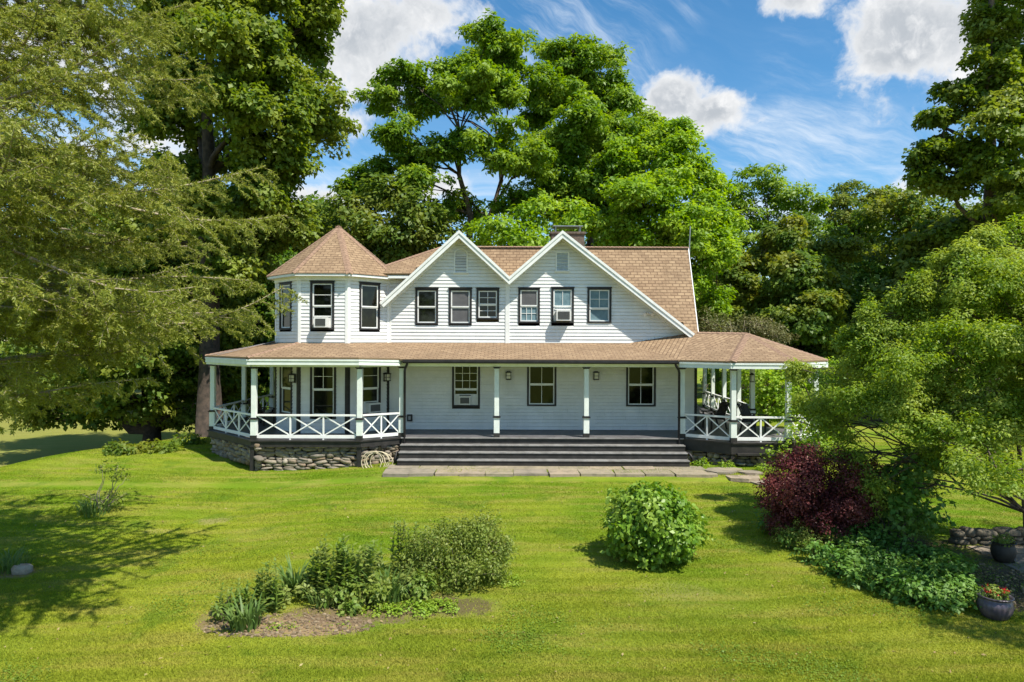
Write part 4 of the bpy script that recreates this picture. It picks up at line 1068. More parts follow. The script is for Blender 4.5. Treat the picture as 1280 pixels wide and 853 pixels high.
# lobes: (px, py, rx_px, rz_px, dY)
T('maple_tree', 'tall leafy maple rising beyond the frame just left of the turret', 262, 29, -120, .48,
  [(300, -90, 120, 70, 0), (230, -10, 80, 60, -1), (330, 0, 85, 60, -1), (375, 60, 45, 60, 1), (290, 60, 85, 55, -3), (215, 75, 60, 55, 0), (340, 110, 70, 50, -2), (400, 125, 36, 42, 0),
   (405, 170, 34, 34, 1), (300, 145, 60, 42, -3), (355, 185, 55, 42, -1), (220, 150, 55, 50, 1), (335, 235, 55, 40, -1), (365, 275, 36, 34, 0), (225, 225, 55, 45, 1), (310, 285, 50, 34, 0), (200, 290, 55, 45, 1), (405, 20, 25, 40, 0), (275, 210, 60, 50, 3), (270, 330, 70, 50, 3), (180, 350, 60, 50, 3), (300, 345, 46, 40, -1), (255, 270, 50, 36, -2), (330, 320, 34, 40, 1), (235, 385, 60, 46, 2), (290, 400, 50, 40, 3)],
  'l_maple', 21, bm_='barkdark', L=.19, asp=.85, crad=.5, dens=.62, per=70, gap=.3, sub=7, shell=.5, limb=.5)
T('walnut_tree', 'tall open-crowned walnut behind the left gable with two dark stems', 600, 38, 120, .42,
  [(610, 50, 40, 30, 0), (560, 78, 50, 32, 0), (645, 70, 40, 36, 1), (590, 110, 55, 34, -2), (505, 95, 42, 26, 0), (480, 122, 34, 22, 0), (530, 130, 45, 30, 1), (640, 125, 42, 34, -1), (500, 165, 42, 24, -1),
   (560, 175, 48, 30, -2), (620, 180, 45, 28, -3), (655, 205, 42, 30, -2), (520, 200, 36, 24, 1), (465, 215, 32, 26, 0), (530, 228, 38, 22, -2), (445, 240, 32, 24, 0), (640, 250, 42, 28, -1), (580, 260, 45, 24, 0), (500, 255, 40, 26, 1), (610, 70, 40, 30, 2), (668, 140, 34, 30, 3)],
  'l_walnut', 22, L=.24, asp=.5, crad=.44, dens=.56, per=60, gap=.7, sub=7, shell=.35, forks=2, limb=.42, flat=.45)
T('walnut_tree', 'broad walnut behind the chimney with a bent dark trunk', 722, 41, 140, .45,
  [(700, 75, 40, 34, 0), (735, 65, 42, 30, 0), (690, 115, 45, 34, -1), (755, 100, 42, 34, 0), (775, 130, 42, 34, 0), (720, 155, 48, 36, -3), (770, 175, 50, 36, -2), (810, 165, 42, 34, 1), (690, 190, 42, 30, -2),
   (740, 215, 48, 30, -3), (800, 215, 48, 34, -2), (680, 245, 50, 30, -2), (745, 260, 50, 28, -2)],
  'l_walnut', 23, L=.24, asp=.5, crad=.50, dens=.70, per=62, gap=.4, sub=9, shell=.35, forks=2, limb=.45, flat=.45, lean=(.8, 0))
T('walnut_tree', 'bright green walnut sloping down behind the right end of the roof', 830, 36, 240, .32,
  [(815, 180, 34, 34, 1), (845, 200, 34, 34, 0), (870, 225, 34, 34, 0), (830, 240, 46, 34, -2), (880, 265, 32, 34, -1), (790, 255, 46, 34, -3), (850, 285, 46, 32, -3), (890, 310, 26, 34, -2), (800, 300, 40, 26, -2), (870, 340, 34, 36, -2), (895, 372, 20, 30, -1), (840, 310, 36, 30, -1), (850, 165, 26, 24, 1), (895, 240, 24, 26, 1), (780, 200, 40, 34, 1), (905, 285, 22, 30, 0)],
  'l_walnut2', 24, L=.22, asp=.5, crad=.5, dens=.80, per=66, gap=.1, sub=8, shell=.35, flat=.5)
T('walnut_tree', 'low bright walnut just above the ridge between the gables', 665, 34, 300, .22,
  [(620, 290, 45, 26, 0), (670, 268, 40, 26, 1), (715, 275, 40, 26, 0), (760, 285, 40, 26, 0), (655, 300, 40, 20, -1)],
  'l_walnut2', 25, L=.26, asp=.5, crad=.6, dens=.8, per=50, gap=.3, shell=.35, flat=.5)
T('ash_tree', 'mid green ash between the turret roof and the left gable', 510, 36, 280, .25,
  [(440, 262, 34, 24, 0), (480, 245, 34, 26, 0), (520, 262, 36, 28, -1), (465, 285, 40, 26, -1), (515, 292, 38, 24, -1), (410, 285, 30, 24, 1), (550, 288, 30, 24, 0), (440, 310, 50, 30, 0), (500, 318, 46, 20, 0)],
  'l_olive', 26, L=.26, asp=.6, crad=.6, dens=.85, per=50, gap=.25, shell=.35)
T('ash_tree', 'small-topped ash just right of the tall left maple', 395, 42, 290, .22,
  [(395, 268, 26, 24, 0), (370, 290, 34, 26, 0), (415, 300, 34, 26, 0), (340, 305, 34, 26, 0), (385, 330, 46, 30, 0)],
  'l_forest', 27, L=.3, asp=.6, crad=.6, dens=.8, per=40, gap=.2)
T('ash_tree', 'tall airy ash on the skyline just left of the olive maple', 955, 52, 240, .3,
  [(955, 222, 36, 18, 0), (925, 240, 30, 20, 0), (985, 245, 34, 20, 0), (1015, 255, 26, 18, 0), (940, 268, 40, 24, 0), (990, 285, 40, 30, 0), (905, 265, 26, 28, 0), (910, 300, 30, 34, 0), (950, 310, 46, 36, 0)],
  'l_walnut', 28, L=.26, asp=.6, crad=.7, dens=.75, per=62, gap=.55, shell=.35, flat=.4)
T('ash_tree', 'airy ash on the skyline to the right of the olive maple', 1085, 54, 255, .3,
  [(1075, 238, 34, 16, 0), (1110, 245, 32, 20, 0), (1045, 258, 30, 20, 0), (1140, 262, 30, 22, 0), (1085, 275, 46, 26, 0), (1130, 300, 40, 30, 0), (1055, 300, 36, 30, 0), (1090, 330, 50, 40, 0)],
  'l_olive', 29, L=.26, asp=.6, crad=.7, dens=.75, per=62, gap=.45, shell=.35, flat=.4)
T('maple_tree', 'dense rounded maple with an olive top behind the corner porch', 1000, 38, 330, .4,
  [(990, 295, 40, 26, 0), (1035, 305, 38, 28, 0), (950, 318, 36, 26, 0), (985, 345, 52, 34, -2), (1045, 350, 42, 34, -1), (930, 360, 34, 34, 0), (1000, 395, 55, 36, -3), (1060, 400, 36, 36, -1), (945, 400, 38, 30, -1), (1010, 440, 55, 34, -2), (1060, 450, 34, 30, 0), (950, 440, 34, 24, 0)],
  'l_dark', 30, L=.20, asp=.8, crad=.5, dens=.9, per=64, gap=.1, sub=8, shell=.6, flat=.5)
T('maple_tree', 'tall spreading maple at the right edge with its top out of frame', 1238, 32, -100, .42,
  [(1300, -60, 110, 70, 0), (1270, 40, 50, 50, 0), (1320, 90, 80, 60, 1), (1235, 95, 40, 38, -1), (1210, 130, 36, 30, 0), (1260, 150, 52, 40, -2), (1185, 185, 34, 26, 0), (1215, 205, 44, 34, -1), (1270, 215, 50, 38, -2), (1180, 230, 28, 24, 0), (1240, 265, 48, 30, 0), (1300, 280, 60, 40, 0), (1195, 285, 34, 22, 1), (1345, 180, 70, 70, 2), (1158, 188, 26, 16, 0), (1170, 150, 24, 18, 0), (1192, 110, 26, 22, 0), (1160, 215, 24, 18, 0), (1240, 20, 30, 30, 0)],
  'l_maple', 31, L=.20, asp=.8, crad=.48, dens=.62, per=62, gap=.3, sub=7, shell=.45, flat=.42)
T('maple_tree', 'pale olive maple low between the skyline ash and the right edge', 1190, 34, 320, .3,
  [(1185, 285, 44, 22, 0), (1150, 310, 40, 26, 0), (1220, 310, 40, 24, 0), (1135, 345, 34, 28, 0), (1180, 350, 50, 30, 0), (1240, 345, 40, 30, 0), (1120, 385, 34, 30, 0), (1170, 400, 50, 30, 0)],
  'l_olive', 32, L=.26, asp=.75, crad=.5, dens=.8, per=46, gap=.2, sub=7, shell=.5, flat=.4)
T('maple_tree', 'dark broad maple with several leaning stems at the edge of the left lawn', 190, 31.5, 400, .36,
  [(190, 360, 80, 60, 0), (110, 400, 60, 40, -1), (240, 400, 60, 45, 0), (60, 440, 50, 34, 0), (160, 440, 70, 44, -3), (235, 460, 60, 44, -1), (285, 450, 46, 50, 2), (100, 480, 55, 34, -1), (45, 500, 44, 22, 0), (165, 495, 60, 30, -2), (230, 510, 50, 26, 0), (60, 525, 34, 14, 0), (125, 520, 46, 20, 0), (290, 500, 34, 34, 2), (40, 380, 50, 40, 2), (120, 330, 70, 50, 2)],
  'l_dark', 33, bm_='barkdark', L=.19, asp=.8, crad=.55, dens=.9, per=52, shell=.55, forks=5, limb=.06, flat=.45, twigs=4)
T('maple_tree', 'shaded maple behind the left side of the wraparound porch', 320, 36, 300, .3,
  [(320, 400, 50, 60, 0), (350, 440, 46, 46, 0), (300, 460, 50, 50, 0), (345, 490, 46, 40, 0), (250, 330, 60, 50, 0), (320, 340, 50, 40, 0), (260, 430, 40, 60, 2)],
  'l_forest', 34, bm_='barkdark', L=.26, asp=.8, crad=.6, dens=.9, per=48)
# bright bushy growth seen through the corner porch
T('maple_sapling', 'light green sapling seen through the posts of the corner porch', 960, 31, 430, .08,
  [(950, 470, 26, 24, 0), (985, 480, 28, 26, 0), (925, 480, 24, 24, 2), (1020, 470, 26, 30, 0), (900, 475, 22, 26, 9), (965, 505, 40, 20, 0)],
  'l_walnut2', 35, L=.15, asp=.7, crad=.4, dens=.9, per=46)
T('brush_thicket', 'brownish twiggy thicket showing above the corner porch roof', 925, 33, 400, .07,
  [(905, 408, 30, 18, 0), (945, 405, 30, 18, 0), (880, 400, 18, 18, 0), (970, 420, 26, 14, 0), (925, 430, 50, 20, 0)],
  'l_brush', 36, bm_='twig', cat='shrub', L=.12, asp=.4, crad=.4, dens=.8, per=50, twigs=14, forks=5, limb=.05)

# the wood behind everything: each tree its own copy of one of three
def copy_tree(o, parent=None):
    c = o.copy(); COL.objects.link(c)
    if parent is not None:
        c.parent = parent; c.matrix_parent_inverse = o.matrix_parent_inverse.copy()
    for ch in list(o.children): copy_tree(ch, c)
    return c
protos = []
for i, (lm, sd_) in enumerate((('l_forest', 51), ('l_dark', 52), ('l_olive', 53))):
    rs = RS(sd_); X0 = -36+i*7.5; Y0 = 56-i*.5; lobes = []
    for k in range(15):
        a = rs.rand()*2*PI; z = 2.5+11.5*rs.rand(); rr = 4.2*math.sqrt(max(.1, 1-((z-6)/9.5)**2))*(.3+.7*rs.rand())
        lobes.append((X0+rr*math.cos(a), Y0+rr*math.sin(a), z, 2.3+rs.rand(), 2.3+rs.rand(), 1.7+.7*rs.rand()))
    lobes.append((X0, Y0, 14.2, 2, 2, 1.6))
    zb = float(gz(X0, Y0))
    protos.append(tree('forest_tree', 'x', 'tree', (X0, Y0, zb), 13.5, .3, lobes, M[lm], M['barkdark'], sd_, L=.30, asp=.75, crad=.85, dens=.75, per=50, group='trees of the wood behind the lawn', gap=.1))
kinds = ['mid green tree', 'dark green tree', 'olive green tree']
spots = [(-52, 60, 1.0), (-45, 57, .8), (-33, 58, .95), (-26, 55, .85), (-21, 52, 1.0), (-40, 68, 1.2), (-29, 66, 1.2), (-15, 50, .85), (-8, 56, .8), (0, 54, .75), (8, 58, .8), (15, 50, .7), (21, 47, .75), (26, 44, .8), (31, 40, .75), (35, 48, 1.0), (42, 44, 1.05), (27, 56, .85), (17, 60, .8), (37, 36, .8), (-22, 47, .62), (-58, 66, 1.0)]
where = {0: 'far left'}
for i in range(3):
    protos[i]['label'] = kinds[i]+' in the background wood, %s' % ('left of the spruce sky gap', 'half hidden by spruce sprays', 'just left of the big maple trunk')[i]
adj = ['at the outermost left', 'left of the lawn gap', 'behind the low dark maple', 'just left of the leaning-stem maple', 'between spruce and tall maple', 'on the left skyline behind the spruce', 'behind the tall maple crown', 'beyond the left porch', 'behind the turret roof', 'behind the left gable',
       'behind the chimney', 'behind the corner porch roof', 'right of the corner porch', 'behind the olive maple, lower right', 'under the right-hand tall maple', 'behind the right-hand tall maple', 'at the outermost right', 'between the two skyline ashes', 'left of the skyline ash', 'behind the bright garden tree', 'filling the dark gap beside the left porch', 'on the lower lawn edge at far left']
for i, (x, y, s_) in enumerate(spots):
    c = copy_tree(protos[i % 3]); c.location = (x, y, float(gz(x, y))-.1); c.rotation_euler.z = i*1.7; c.scale = (s_*1.05, s_*1.05, s_)
    c['label'] = kinds[i % 3]+' in the background wood '+adj[i]

# ---- the near garden tree on the right
T('garden_tree', 'bright small-leaved garden tree arching over the right-hand bed', 1285, 14.9, 330, .055,
  [(1225, 350, 14.6, 95, 50, 0), (1165, 385, 14.6, 70, 50, .5), (1290, 345, 14.6, 90, 60, 0), (1115, 425, 14.6, 65, 42, .6), (1190, 440, 14.6, 95, 55, -1.2), (1270, 450, 14.6, 95, 65, -1.0), (1075, 465, 14.6, 60, 42, 1.2), (1045, 520, 14.6, 52, 36, 1.2),
   (1120, 505, 14.6, 80, 46, -.4), (1205, 515, 14.6, 90, 46, -1.4), (1290, 530, 14.6, 85, 50, -1.6), (1100, 565, 14.6, 60, 30, .2), (1250, 395, 14.6, 95, 65, 1.5), (1340, 450, 14.6, 90, 90, 0), (1165, 570, 14.6, 60, 20, .6), (1015, 500, 15, 36, 30, 2.4), (1250, 590, 13, 70, 24, -1.5), (1380, 520, 14, 110, 90, -2), (1090, 605, 14.6, 46, 26, 0), (1160, 480, 14, 70, 60, .8), (1560, 420, 10.5, 150, 90, 0), (1480, 470, 9.6, 130, 70, 0), (1620, 330, 11.5, 140, 90, 0), (1420, 330, 12, 110, 60, 0), (1128, 372, 14.6, 20, 22, .3), (1062, 420, 14.6, 22, 16, .8), (1182, 332, 14.6, 22, 24, .2), (1232, 300, 14.6, 24, 24, 0), (1272, 288, 14.6, 20, 24, 0), (1000, 462, 15, 20, 18, 2), (1150, 355, 14.6, 14, 22, 0), (1090, 395, 14.6, 16, 18, .4), (1205, 318, 14.6, 14, 22, -.3), (985, 520, 15, 22, 16, 2)],
  'l_apple', 41, L=.068, asp=.5, crad=.23, dens=.52, per=70, gap=.7, sub=9, shell=.35, flat=.62, forks=5, limb=.10, twigs=8)

# ================================================================== THE NEAR SPRUCE (trunk just outside the left edge)
def spruce():
    rs = RS(61); bx, by = -10.3, 11.0; bz = float(gz(bx, by)); g = empty('spruce_tree', (bx, by, bz))
    tag(g, 'big drooping spruce whose tan boughs reach in from the left edge', 'tree')
    wood = MB(); H_ = 21.0
    wood.tube([(bx+.05*math.sin(k), by+.05*math.cos(k*1.3), bz-.1+(H_+.1-bz)*k/12) for k in range(13)], [.36*(1-k/12.5)+.02 for k in range(13)], 10)
    P, D, L_ = [], [], []
    tw = MB()
    def needles(pts, dens, ln):
        """needle tufts along a twig"""
        pts = np.array(pts); seg = np.diff(pts, axis=0); sl = np.linalg.norm(seg, axis=1); tot = sl.sum(); n = max(3, int(tot*dens))
        cs = np.concatenate([[0], np.cumsum(sl)]); u = rs.rand(n)*tot; k = np.clip(np.searchsorted(cs, u)-1, 0, len(seg)-1)
        p = pts[k]+seg[k]*((u-cs[k])/np.maximum(sl[k], 1e-6))[:, None]
        d = norm(seg[k])*.75+norm(rs.normal(size=(n, 3)))*.75; P.append(p); D.append(norm(d)); L_.append(np.full(n, ln)*(.6+.8*rs.rand(n)))
    z = 2.9
    while z < 18.5:
        zz = z
        f = max(0, (zz-4.2)/15.5)
        Lm = 6.5*(1-f)**.85*(0.62 if zz < 3.4 else .82 if zz < 4.2 else 1)+.3
        for k in range(7 if zz < 5.5 else 5 if zz < 9.5 else 4):
            az = rs.rand()*2*PI if k > 2 else rs.uniform(-1.0, 1.15)
            vis = abs(((az+PI) % (2*PI))-PI) < 1.35
            if not vis and rs.rand() < .45: continue
            L = Lm*(.62+.42*rs.rand()); d = np.array([math.cos(az), math.sin(az), 0]); n = 12; pts = []
            droop = .05+.24*rs.rand(); z0 = zz+rs.rand()*.5+L*.08; wob = rs.normal(size=2)*.16; lift = .06+.22*rs.rand()
            for i in range(n+1):
                u = i/n; q = np.array([bx, by, z0])+d*L*u+np.array([-d[1], d[0], 0])*wob[0]*L*math.sin(u*3.2)
                q[2] += -droop*L*math.sin(u*1.9)*u+lift*L*u**3.2+.02*L*math.sin(u*9+wob[0]*30); pts.append(q)
            wood.tube([tuple(q) for q in pts], [.050*(L/6)*(1-i/n)**1.0+.005 for i in range(n+1)], 5)
            needles(pts[4:], 170 if vis else 30, .07)
            m_ = int(L*(6.4 if vis else 2.6))
            for j in range(m_):
                u = .16+.84*(j+rs.rand())/m_; ii = min(n-1, int(u*n)); q0 = pts[ii]+(pts[ii+1]-pts[ii])*(u*n-ii)
                sgn = 1 if j % 2 else -1; a2 = az+sgn*rs.uniform(.6, 1.15); tl = (.30+1.0*math.sin(PI*min(1, u*.85+.1)))*rs.uniform(.35, 1.3)*(L/6.5); up_ = rs.normal()*.16+.06
                tl = max(.25, tl); dd = np.array([math.cos(a2), math.sin(a2), 0.0]); tp = []
                for i in range(6):
                    v = i/5; tp.append(q0+dd*tl*v+np.array([0, 0, up_*tl*v-.34*tl*v*v]))
                tw.tube([tuple(q) for q in tp], [.006*(1-i/6.5)+.002 for i in range(6)], 3)
                needles(tp[1:], 150 if vis else 18, .062)
                for b_ in range(int(tl*(7 if vis else 3))+1):
                    v = .2+.8*rs.rand(); h0 = tp[min(4, int(v*5))]+(tp[min(5, int(v*5)+1)]-tp[min(4, int(v*5))])*(v*5 % 1)
                    hl = rs.uniform(.08, .34); hd = dd*.5+np.array([rs.normal()*.7, rs.normal()*.7, -.55]); hd /= np.linalg.norm(hd)
                    hp = [h0, h0+hd*hl*.5+np.array([rs.normal()*.03, rs.normal()*.03, 0]), h0+hd*hl]
                    needles(hp, 210 if vis else 25, .055)
                    if vis and rs.rand() < .3: tw.tube([tuple(q) for q in hp], [.005, .004, .002], 3)
        z += .44 if z < 9 else .48
    P = np.concatenate(P); D = np.concatenate(D); L_ = np.concatenate(L_); n = len(P)
    v, q = leaf_quads(P, norm(rs.normal(size=(n, 3))+np.array([0, 0, .5])), D, L_, np.minimum(L_*.26, .02), fold=.1)
    print('spruce needles', n)
    np_mesh('foliage', v, q, M['l_spruce'], g); wood.build('trunk', M['twig'], g, smooth=True); tw.build('twigs', M['twig'], g)
spruce()

# ================================================================== GARDEN
def ground_at(px, py):
    Y = 15.0
    for _ in range(30):
        x = (px-640)/F*Y; Y = Y*.5+.5*(CAM_H-float(gz(x, Y)))*F/(py-426.5)
    return (px-640)/F*Y, Y, float(gz((px-640)/F*Y, Y))

def shrub(name, label, loc, lobes, lm, seed, L, asp, crad, dens, per, bm_='bark', stems=9, cat='shrub', group=None, shell=.6, up=.5, flat=.6, gap=0.0, sr=.014, zmin=None):
    rs = RS(seed); g = empty(name, loc); tag(g, label, cat, group)
    lb = [(loc[0]+a, loc[1]+b, loc[2]+c, rx, ry, rz) for (a, b, c, rx, ry, rz) in lobes]
    C_ = make_leaves('foliage', lb, M[lm], g, rs, L, asp, crad, dens, per, shell, gap, flat, up, zmin=loc[2]+.02 if zmin is None else zmin)
    mb = MB()
    for k in range(stems):
        e = C_[rs.randint(len(C_))]; e = e if e[2] > loc[2]+.15 else e+np.array([0, 0, .3]); a = np.array([loc[0]+rs.normal()*.05, loc[1]+rs.normal()*.05, loc[2]-.05])
        q = curve_pts(a, e, .10, rs, 6, .05); mb.tube([tuple(x) for x in q], [sr*(1-i/7) for i in range(6)], 5)
    if stems: mb.build('stems', M[bm_], g, smooth=True)
    return g
# round hydrangea
x, y, z = ground_at(829, 716)
shrub('hydrangea_bush', 'round clipped hydrangea standing alone on the lawn in front of the steps', (x, y+.75, z), [(0, 0, .80, .98, .92, .74), (0, -.05, 1.0, .80, .75, .58), (0, .0, .52, .94, .9, .46)],
      'l_hydra', 71, .100, .66, .12, 1.25, 12, stems=34, shell=.86, up=.35, flat=.9, sr=.018)
# weeping shrub in the bed
x, y, z = ground_at(565, 742)
g = shrub('weeping_shrub', 'grey-green weeping shrub with arching twigs at the right end of the bed', (x, y+.5, z), [(.0, 0, .62, .86, .62, .50), (.50, 0, .70, .60, .5, .50), (-.48, 0, .46, .58, .5, .40), (-.02, -.1, .90, .46, .45, .30), (.82, 0, .50, .40, .4, .40), (.42, 0, .98, .50, .4, .26), (-.85, -.1, .26, .36, .4, .24), (.2, -.4, .35, .8, .3, .34)],
      'l_weep', 72, .056, .48, .18, .85, 62, bm_='twig', stems=46, shell=.72, up=.2, flat=1.25, sr=.010)
# barberry
x, y, z = 6.62, 15.2, float(gz(6.62, 15.2))
shrub('barberry_bush', 'dark purple-red barberry bush at the tip of the right-hand bed', (x, y, z), [(-.32, -.3, 1.30, .85, .8, .80), (.40, -.3, 1.22, .85, .8, .88), (-.74, -.3, .95, .60, .6, .60), (.1, -.6, .72, .95, .7, .66), (.80, -.3, .85, .62, .7, .75), (-.1, 0, 1.75, .5, .5, .38), (-.6, -.3, .45, .5, .5, .42)],
      'l_barberry', 73, .05, .6, .19, 1.15, 64, stems=26, shell=.6, up=.3, flat=.85)
# green shrubs beside it
x, y, z = 8.05, 14.6, float(gz(8.05, 14.6))
shrub('leafy_shrub', 'broad-leaved green shrub between the barberry and the paved bed', (x, y, z), [(0, 0, .7, .62, .6, .62), (.3, .1, 1.2, .6, .6, .55), (.75, .2, .9, .6, .6, .7), (-.2, .3, 1.35, .5, .5, .5), (.9, .4, 1.5, .6, .5, .5)],
      'l_cover', 74, .12, .75, .22, .7, 14, stems=20, up=.4, flat=.8)
x, y, z = 6.0, 15.0, float(gz(6.0, 15.0))
shrub('low_juniper', 'low grey-green juniper at the foot of the barberry bush', (5.95, 14.55, z), [(0, 0, .28, .42, .4, .34), (.4, -.35, .22, .42, .36, .26), (.1, -.1, .42, .3, .3, .24)], 'l_weep', 75, .05, .4, .14, .9, 32, stems=8, up=.5)
# leafy border plants along the bed edge
rs = RS(77); edge = [(975, 668), (1000, 690), (1030, 708), (1062, 724), (1095, 738), (1128, 750), (1160, 760), (1192, 767), (1214, 762)]
pos = []
for (px, py) in edge:
    pos.append((px, py, 0))
for (px, py) in [(1010, 672), (1045, 690), (1080, 706), (1115, 720), (1148, 732), (1182, 742), (1205, 735), (1130, 702), (1165, 712), (1195, 718), (1095, 690)]:
    pos.append((px, py, 1))
for i, (px, py, r_) in enumerate(pos):
    x, y, z = ground_at(px, py); s_ = .30+.10*rs.rand()
    shrub('border_plant', ('front-edge' if r_ == 0 else 'second-row')+' leafy border plant of the right-hand bed, number %s along from the barberry' % ['one', 'two', 'three', 'four', 'five', 'six', 'seven', 'eight', 'nine', 'ten', 'eleven'][i if r_ == 0 else i-9],
          (x, y+.25, z), [(0, 0, s_*.6, s_*1.15, s_*1.0, s_*.75), (rs.normal()*.1, 0, s_*.9, s_*.7, s_*.7, s_*.5)], 'l_cover', 100+i, .085, .6, .13, .9, 13, stems=5, up=.6, flat=.8, cat='plant', group='leafy plants edging the right-hand bed')

def stalks(name, label, stemsl, seed, lm='l_herb', leaf=.13, group=None):
    """upright leafy stalks: list of (x,y,height)"""
    rs = RS(seed); x0, y0, _ = stemsl[0]; z0 = float(gz(x0, y0)); g = empty(name, (x0, y0, z0)); tag(g, label, 'plant', group)
    mb = MB(); P, N_, A, L_ = [], [], [], []
    for (x, y, h) in stemsl:
        z = float(gz(x, y)); lx, ly = rs.normal(size=2)*.07*h; n = max(5, int(h/.045))
        pt = lambda u: np.array([x+lx*u*u, y+ly*u*u, z+h*u])
        mb.tube([tuple(pt(u)) for u in np.linspace(-.03, 1, 6)], [.010*(1-k/8) for k in range(6)], 5)
        for k in range(n):
            u = .08+.92*k/n; p = pt(u); a0 = k*1.57+rs.rand()*.5
            for s_ in (0, PI):
                a = a0+s_; d = np.array([math.cos(a), math.sin(a), .75-.5*(1-u)+rs.normal()*.2]); d /= np.linalg.norm(d)
                P.append(p); A.append(d); N_.append(np.array([-d[0]*d[2], -d[1]*d[2], 1-d[2]*d[2]*.5])+rs.normal(size=3)*.2); L_.append(leaf*(1.1-.6*u)*(.8+.4*rs.rand())*(1.0 if u > .2 else .8))
    P = np.array(P); N_ = norm(np.array(N_)); A = norm(np.array(A)); L_ = np.array(L_)
    v, q = leaf_quads(P, N_, A, L_, L_*.46, .10); np_mesh('foliage', v, q, M[lm], g); mb.build('stems', M[lm], g)
    return g
def swords(name, label, px, py, n, length, spread, seed, lm='l_iris', wd=.028, group=None):
    """a fan of sword leaves, each arching over"""
    rs = RS(seed); x0, y0, z0 = ground_at(px, py); g = empty(name, (x0, y0, z0)); tag(g, label, 'plant', group); mb = MB()
    for k in range(n):
        a = rs.rand()*2*PI; r = spread*.35*math.sqrt(rs.rand()); x, y = x0+r*math.cos(a), y0+r*math.sin(a); a += rs.normal()*.5
        L = length*(.55+.5*rs.rand()); out = (.15+.6*rs.rand())*L; d = Vector((math.cos(a), math.sin(a), 0)); s_ = Vector((-d.y, d.x, 0)).lerp(d, rs.rand()*.4).normalized()*wd*.5
        prev = None; m_ = 6; ben = .10+.5*rs.rand()
        for i in range(m_+1):
            u = i/m_; c = Vector((x, y, z0))+d*out*u**1.6+Vector((0, 0, L*(u-ben*u**3))); w_ = s_*(1-u**2.5)+s_*.04
            if prev: mb.poly([prev[0], prev[1], c+w_, c-w_])
            prev = (c-w_, c+w_)
    mb.build('leaves', M[lm], g); return g
def soil(name, label, cx, cy, rx, ry, n, seed, hole=0):
    rs = RS(seed); mb = MB()
    for k in range(n):
        a = rs.rand()*2*PI; r = math.sqrt(rs.rand()); x, y = cx+rx*r*math.cos(a), cy+ry*r*math.sin(a); q = .008+.022*rs.rand()**2.5
        rock(mb, (x, y, float(gz(x, y))+q*.4), (q*1.2, q, q*.7), rs)
    tag(mb.build(name, M['soil']), label, 'soil', kind='stuff')
M['soil'] = stone_mat('soil_crumbs', [(0.20, 0.14, 0.08), (0.30, 0.22, 0.13), (0.13, 0.09, 0.05), (0.36, 0.28, 0.18)], 12)
soil('soil_clods', 'crumbly bare brown soil along the front of the flower bed', -3.5, 10.75, 1.35, .42, 900, 200)
soil('bed_mulch', 'dark soil and litter on the right-hand bed by the urn', 8.9, 12.4, 1.3, 1.2, 700, 201)
def near(px, py, dx, dy, h): a = ground_at(px, py); return (a[0]+dx, a[1]+dy, h)
rs = RS(81)
stalks('milkweed_plant', 'tallest clump of upright leafy stalks in the middle of the bed', [near(415, 748, rs.normal()*.10+(k % 4)*.12-.15, rs.normal()*.13, 1.12-.22*rs.rand()-(k % 3)*.10) for k in range(17)], 82, leaf=.20)
stalks('milkweed_plant', 'leafy stalks beside the tallest clump, left of the weeping shrub', [near(448, 748, rs.normal()*.10+(k % 4)*.13-.15, rs.normal()*.14, 1.0-.3*rs.rand()) for k in range(17)], 83, leaf=.19)
stalks('milkweed_plant', 'slim dark stalks rising at the left shoulder of the weeping shrub', [near(500, 725, rs.normal()*.07+(k % 3)*.10, .25+rs.normal()*.06, 1.08-.2*rs.rand()) for k in range(9)], 84, leaf=.17)
stalks('lily_plant', 'leafy lily stalks at the left end of the bed, the taller pair', [near(333, 765, rs.normal()*.09+(k % 3)*.07, rs.normal()*.08, .86-.3*rs.rand()) for k in range(12)], 85, leaf=.16)
stalks('lily_plant', 'short leafy stalks at the outermost left of the bed', [near(300, 772, rs.normal()*.14, rs.normal()*.10, .56-.2*rs.rand()) for k in range(18)], 86, leaf=.14)
swords('iris_plant', 'dark sword-leaved clump at the front left corner of the bed', 308, 786, 95, .60, .62, 87, wd=.036)
swords('iris_plant', 'pale broad sword-leaved clump left of the tallest stalks', 372, 742, 95, .74, .62, 88, wd=.042)
swords('iris_plant', 'sword-leaved clump between the stalks and the weeping shrub', 486, 752, 100, .72, .7, 89, wd=.034)
swords('iris_plant', 'sparse sword leaves leaning out under the tallest stalks', 405, 757, 60, .5, .6, 90)
x, y, z = ground_at(440, 768)
shrub('seedling_weed', 'small round-leaved weed on the bare soil of the bed', (x, y, z), [(0, 0, .10, .16, .14, .09)], 'l_herb', 91, .09, .7, .08, .8, 8, stems=0, cat='plant')
x, y, z = ground_at(500, 768)
shrub('ground_cover', 'lime green creeping cover in front of the weeping shrub', (x, y, z), [(-.35, .05, .04, .42, .24, .10), (.2, .08, .04, .5, .25, .12), (.6, .25, .04, .4, .22, .10)], 'l_lime', 92, .045, .7, .10, 1.2, 22, stems=0, cat='plant', up=.9, flat=.4)
x, y, z = ground_at(350, 787)
shrub('low_weed', 'thin yellowish weeds on the bare front edge of the bed', (x, y, z), [(0, 0, .03, .42, .10, .06), (.9, .1, .03, .25, .08, .05)], 'l_lime', 93, .04, .5, .08, .7, 12, stems=0, cat='plant', up=.8)
x, y, z = ground_at(645, 735)
shrub('low_weed', 'fringe of low weeds at the right foot of the weeping shrub', (x-.15, y, z), [(0, .2, .06, .3, .35, .12)], 'l_lime', 94, .05, .5, .09, .8, 14, stems=0, cat='plant', up=.8)
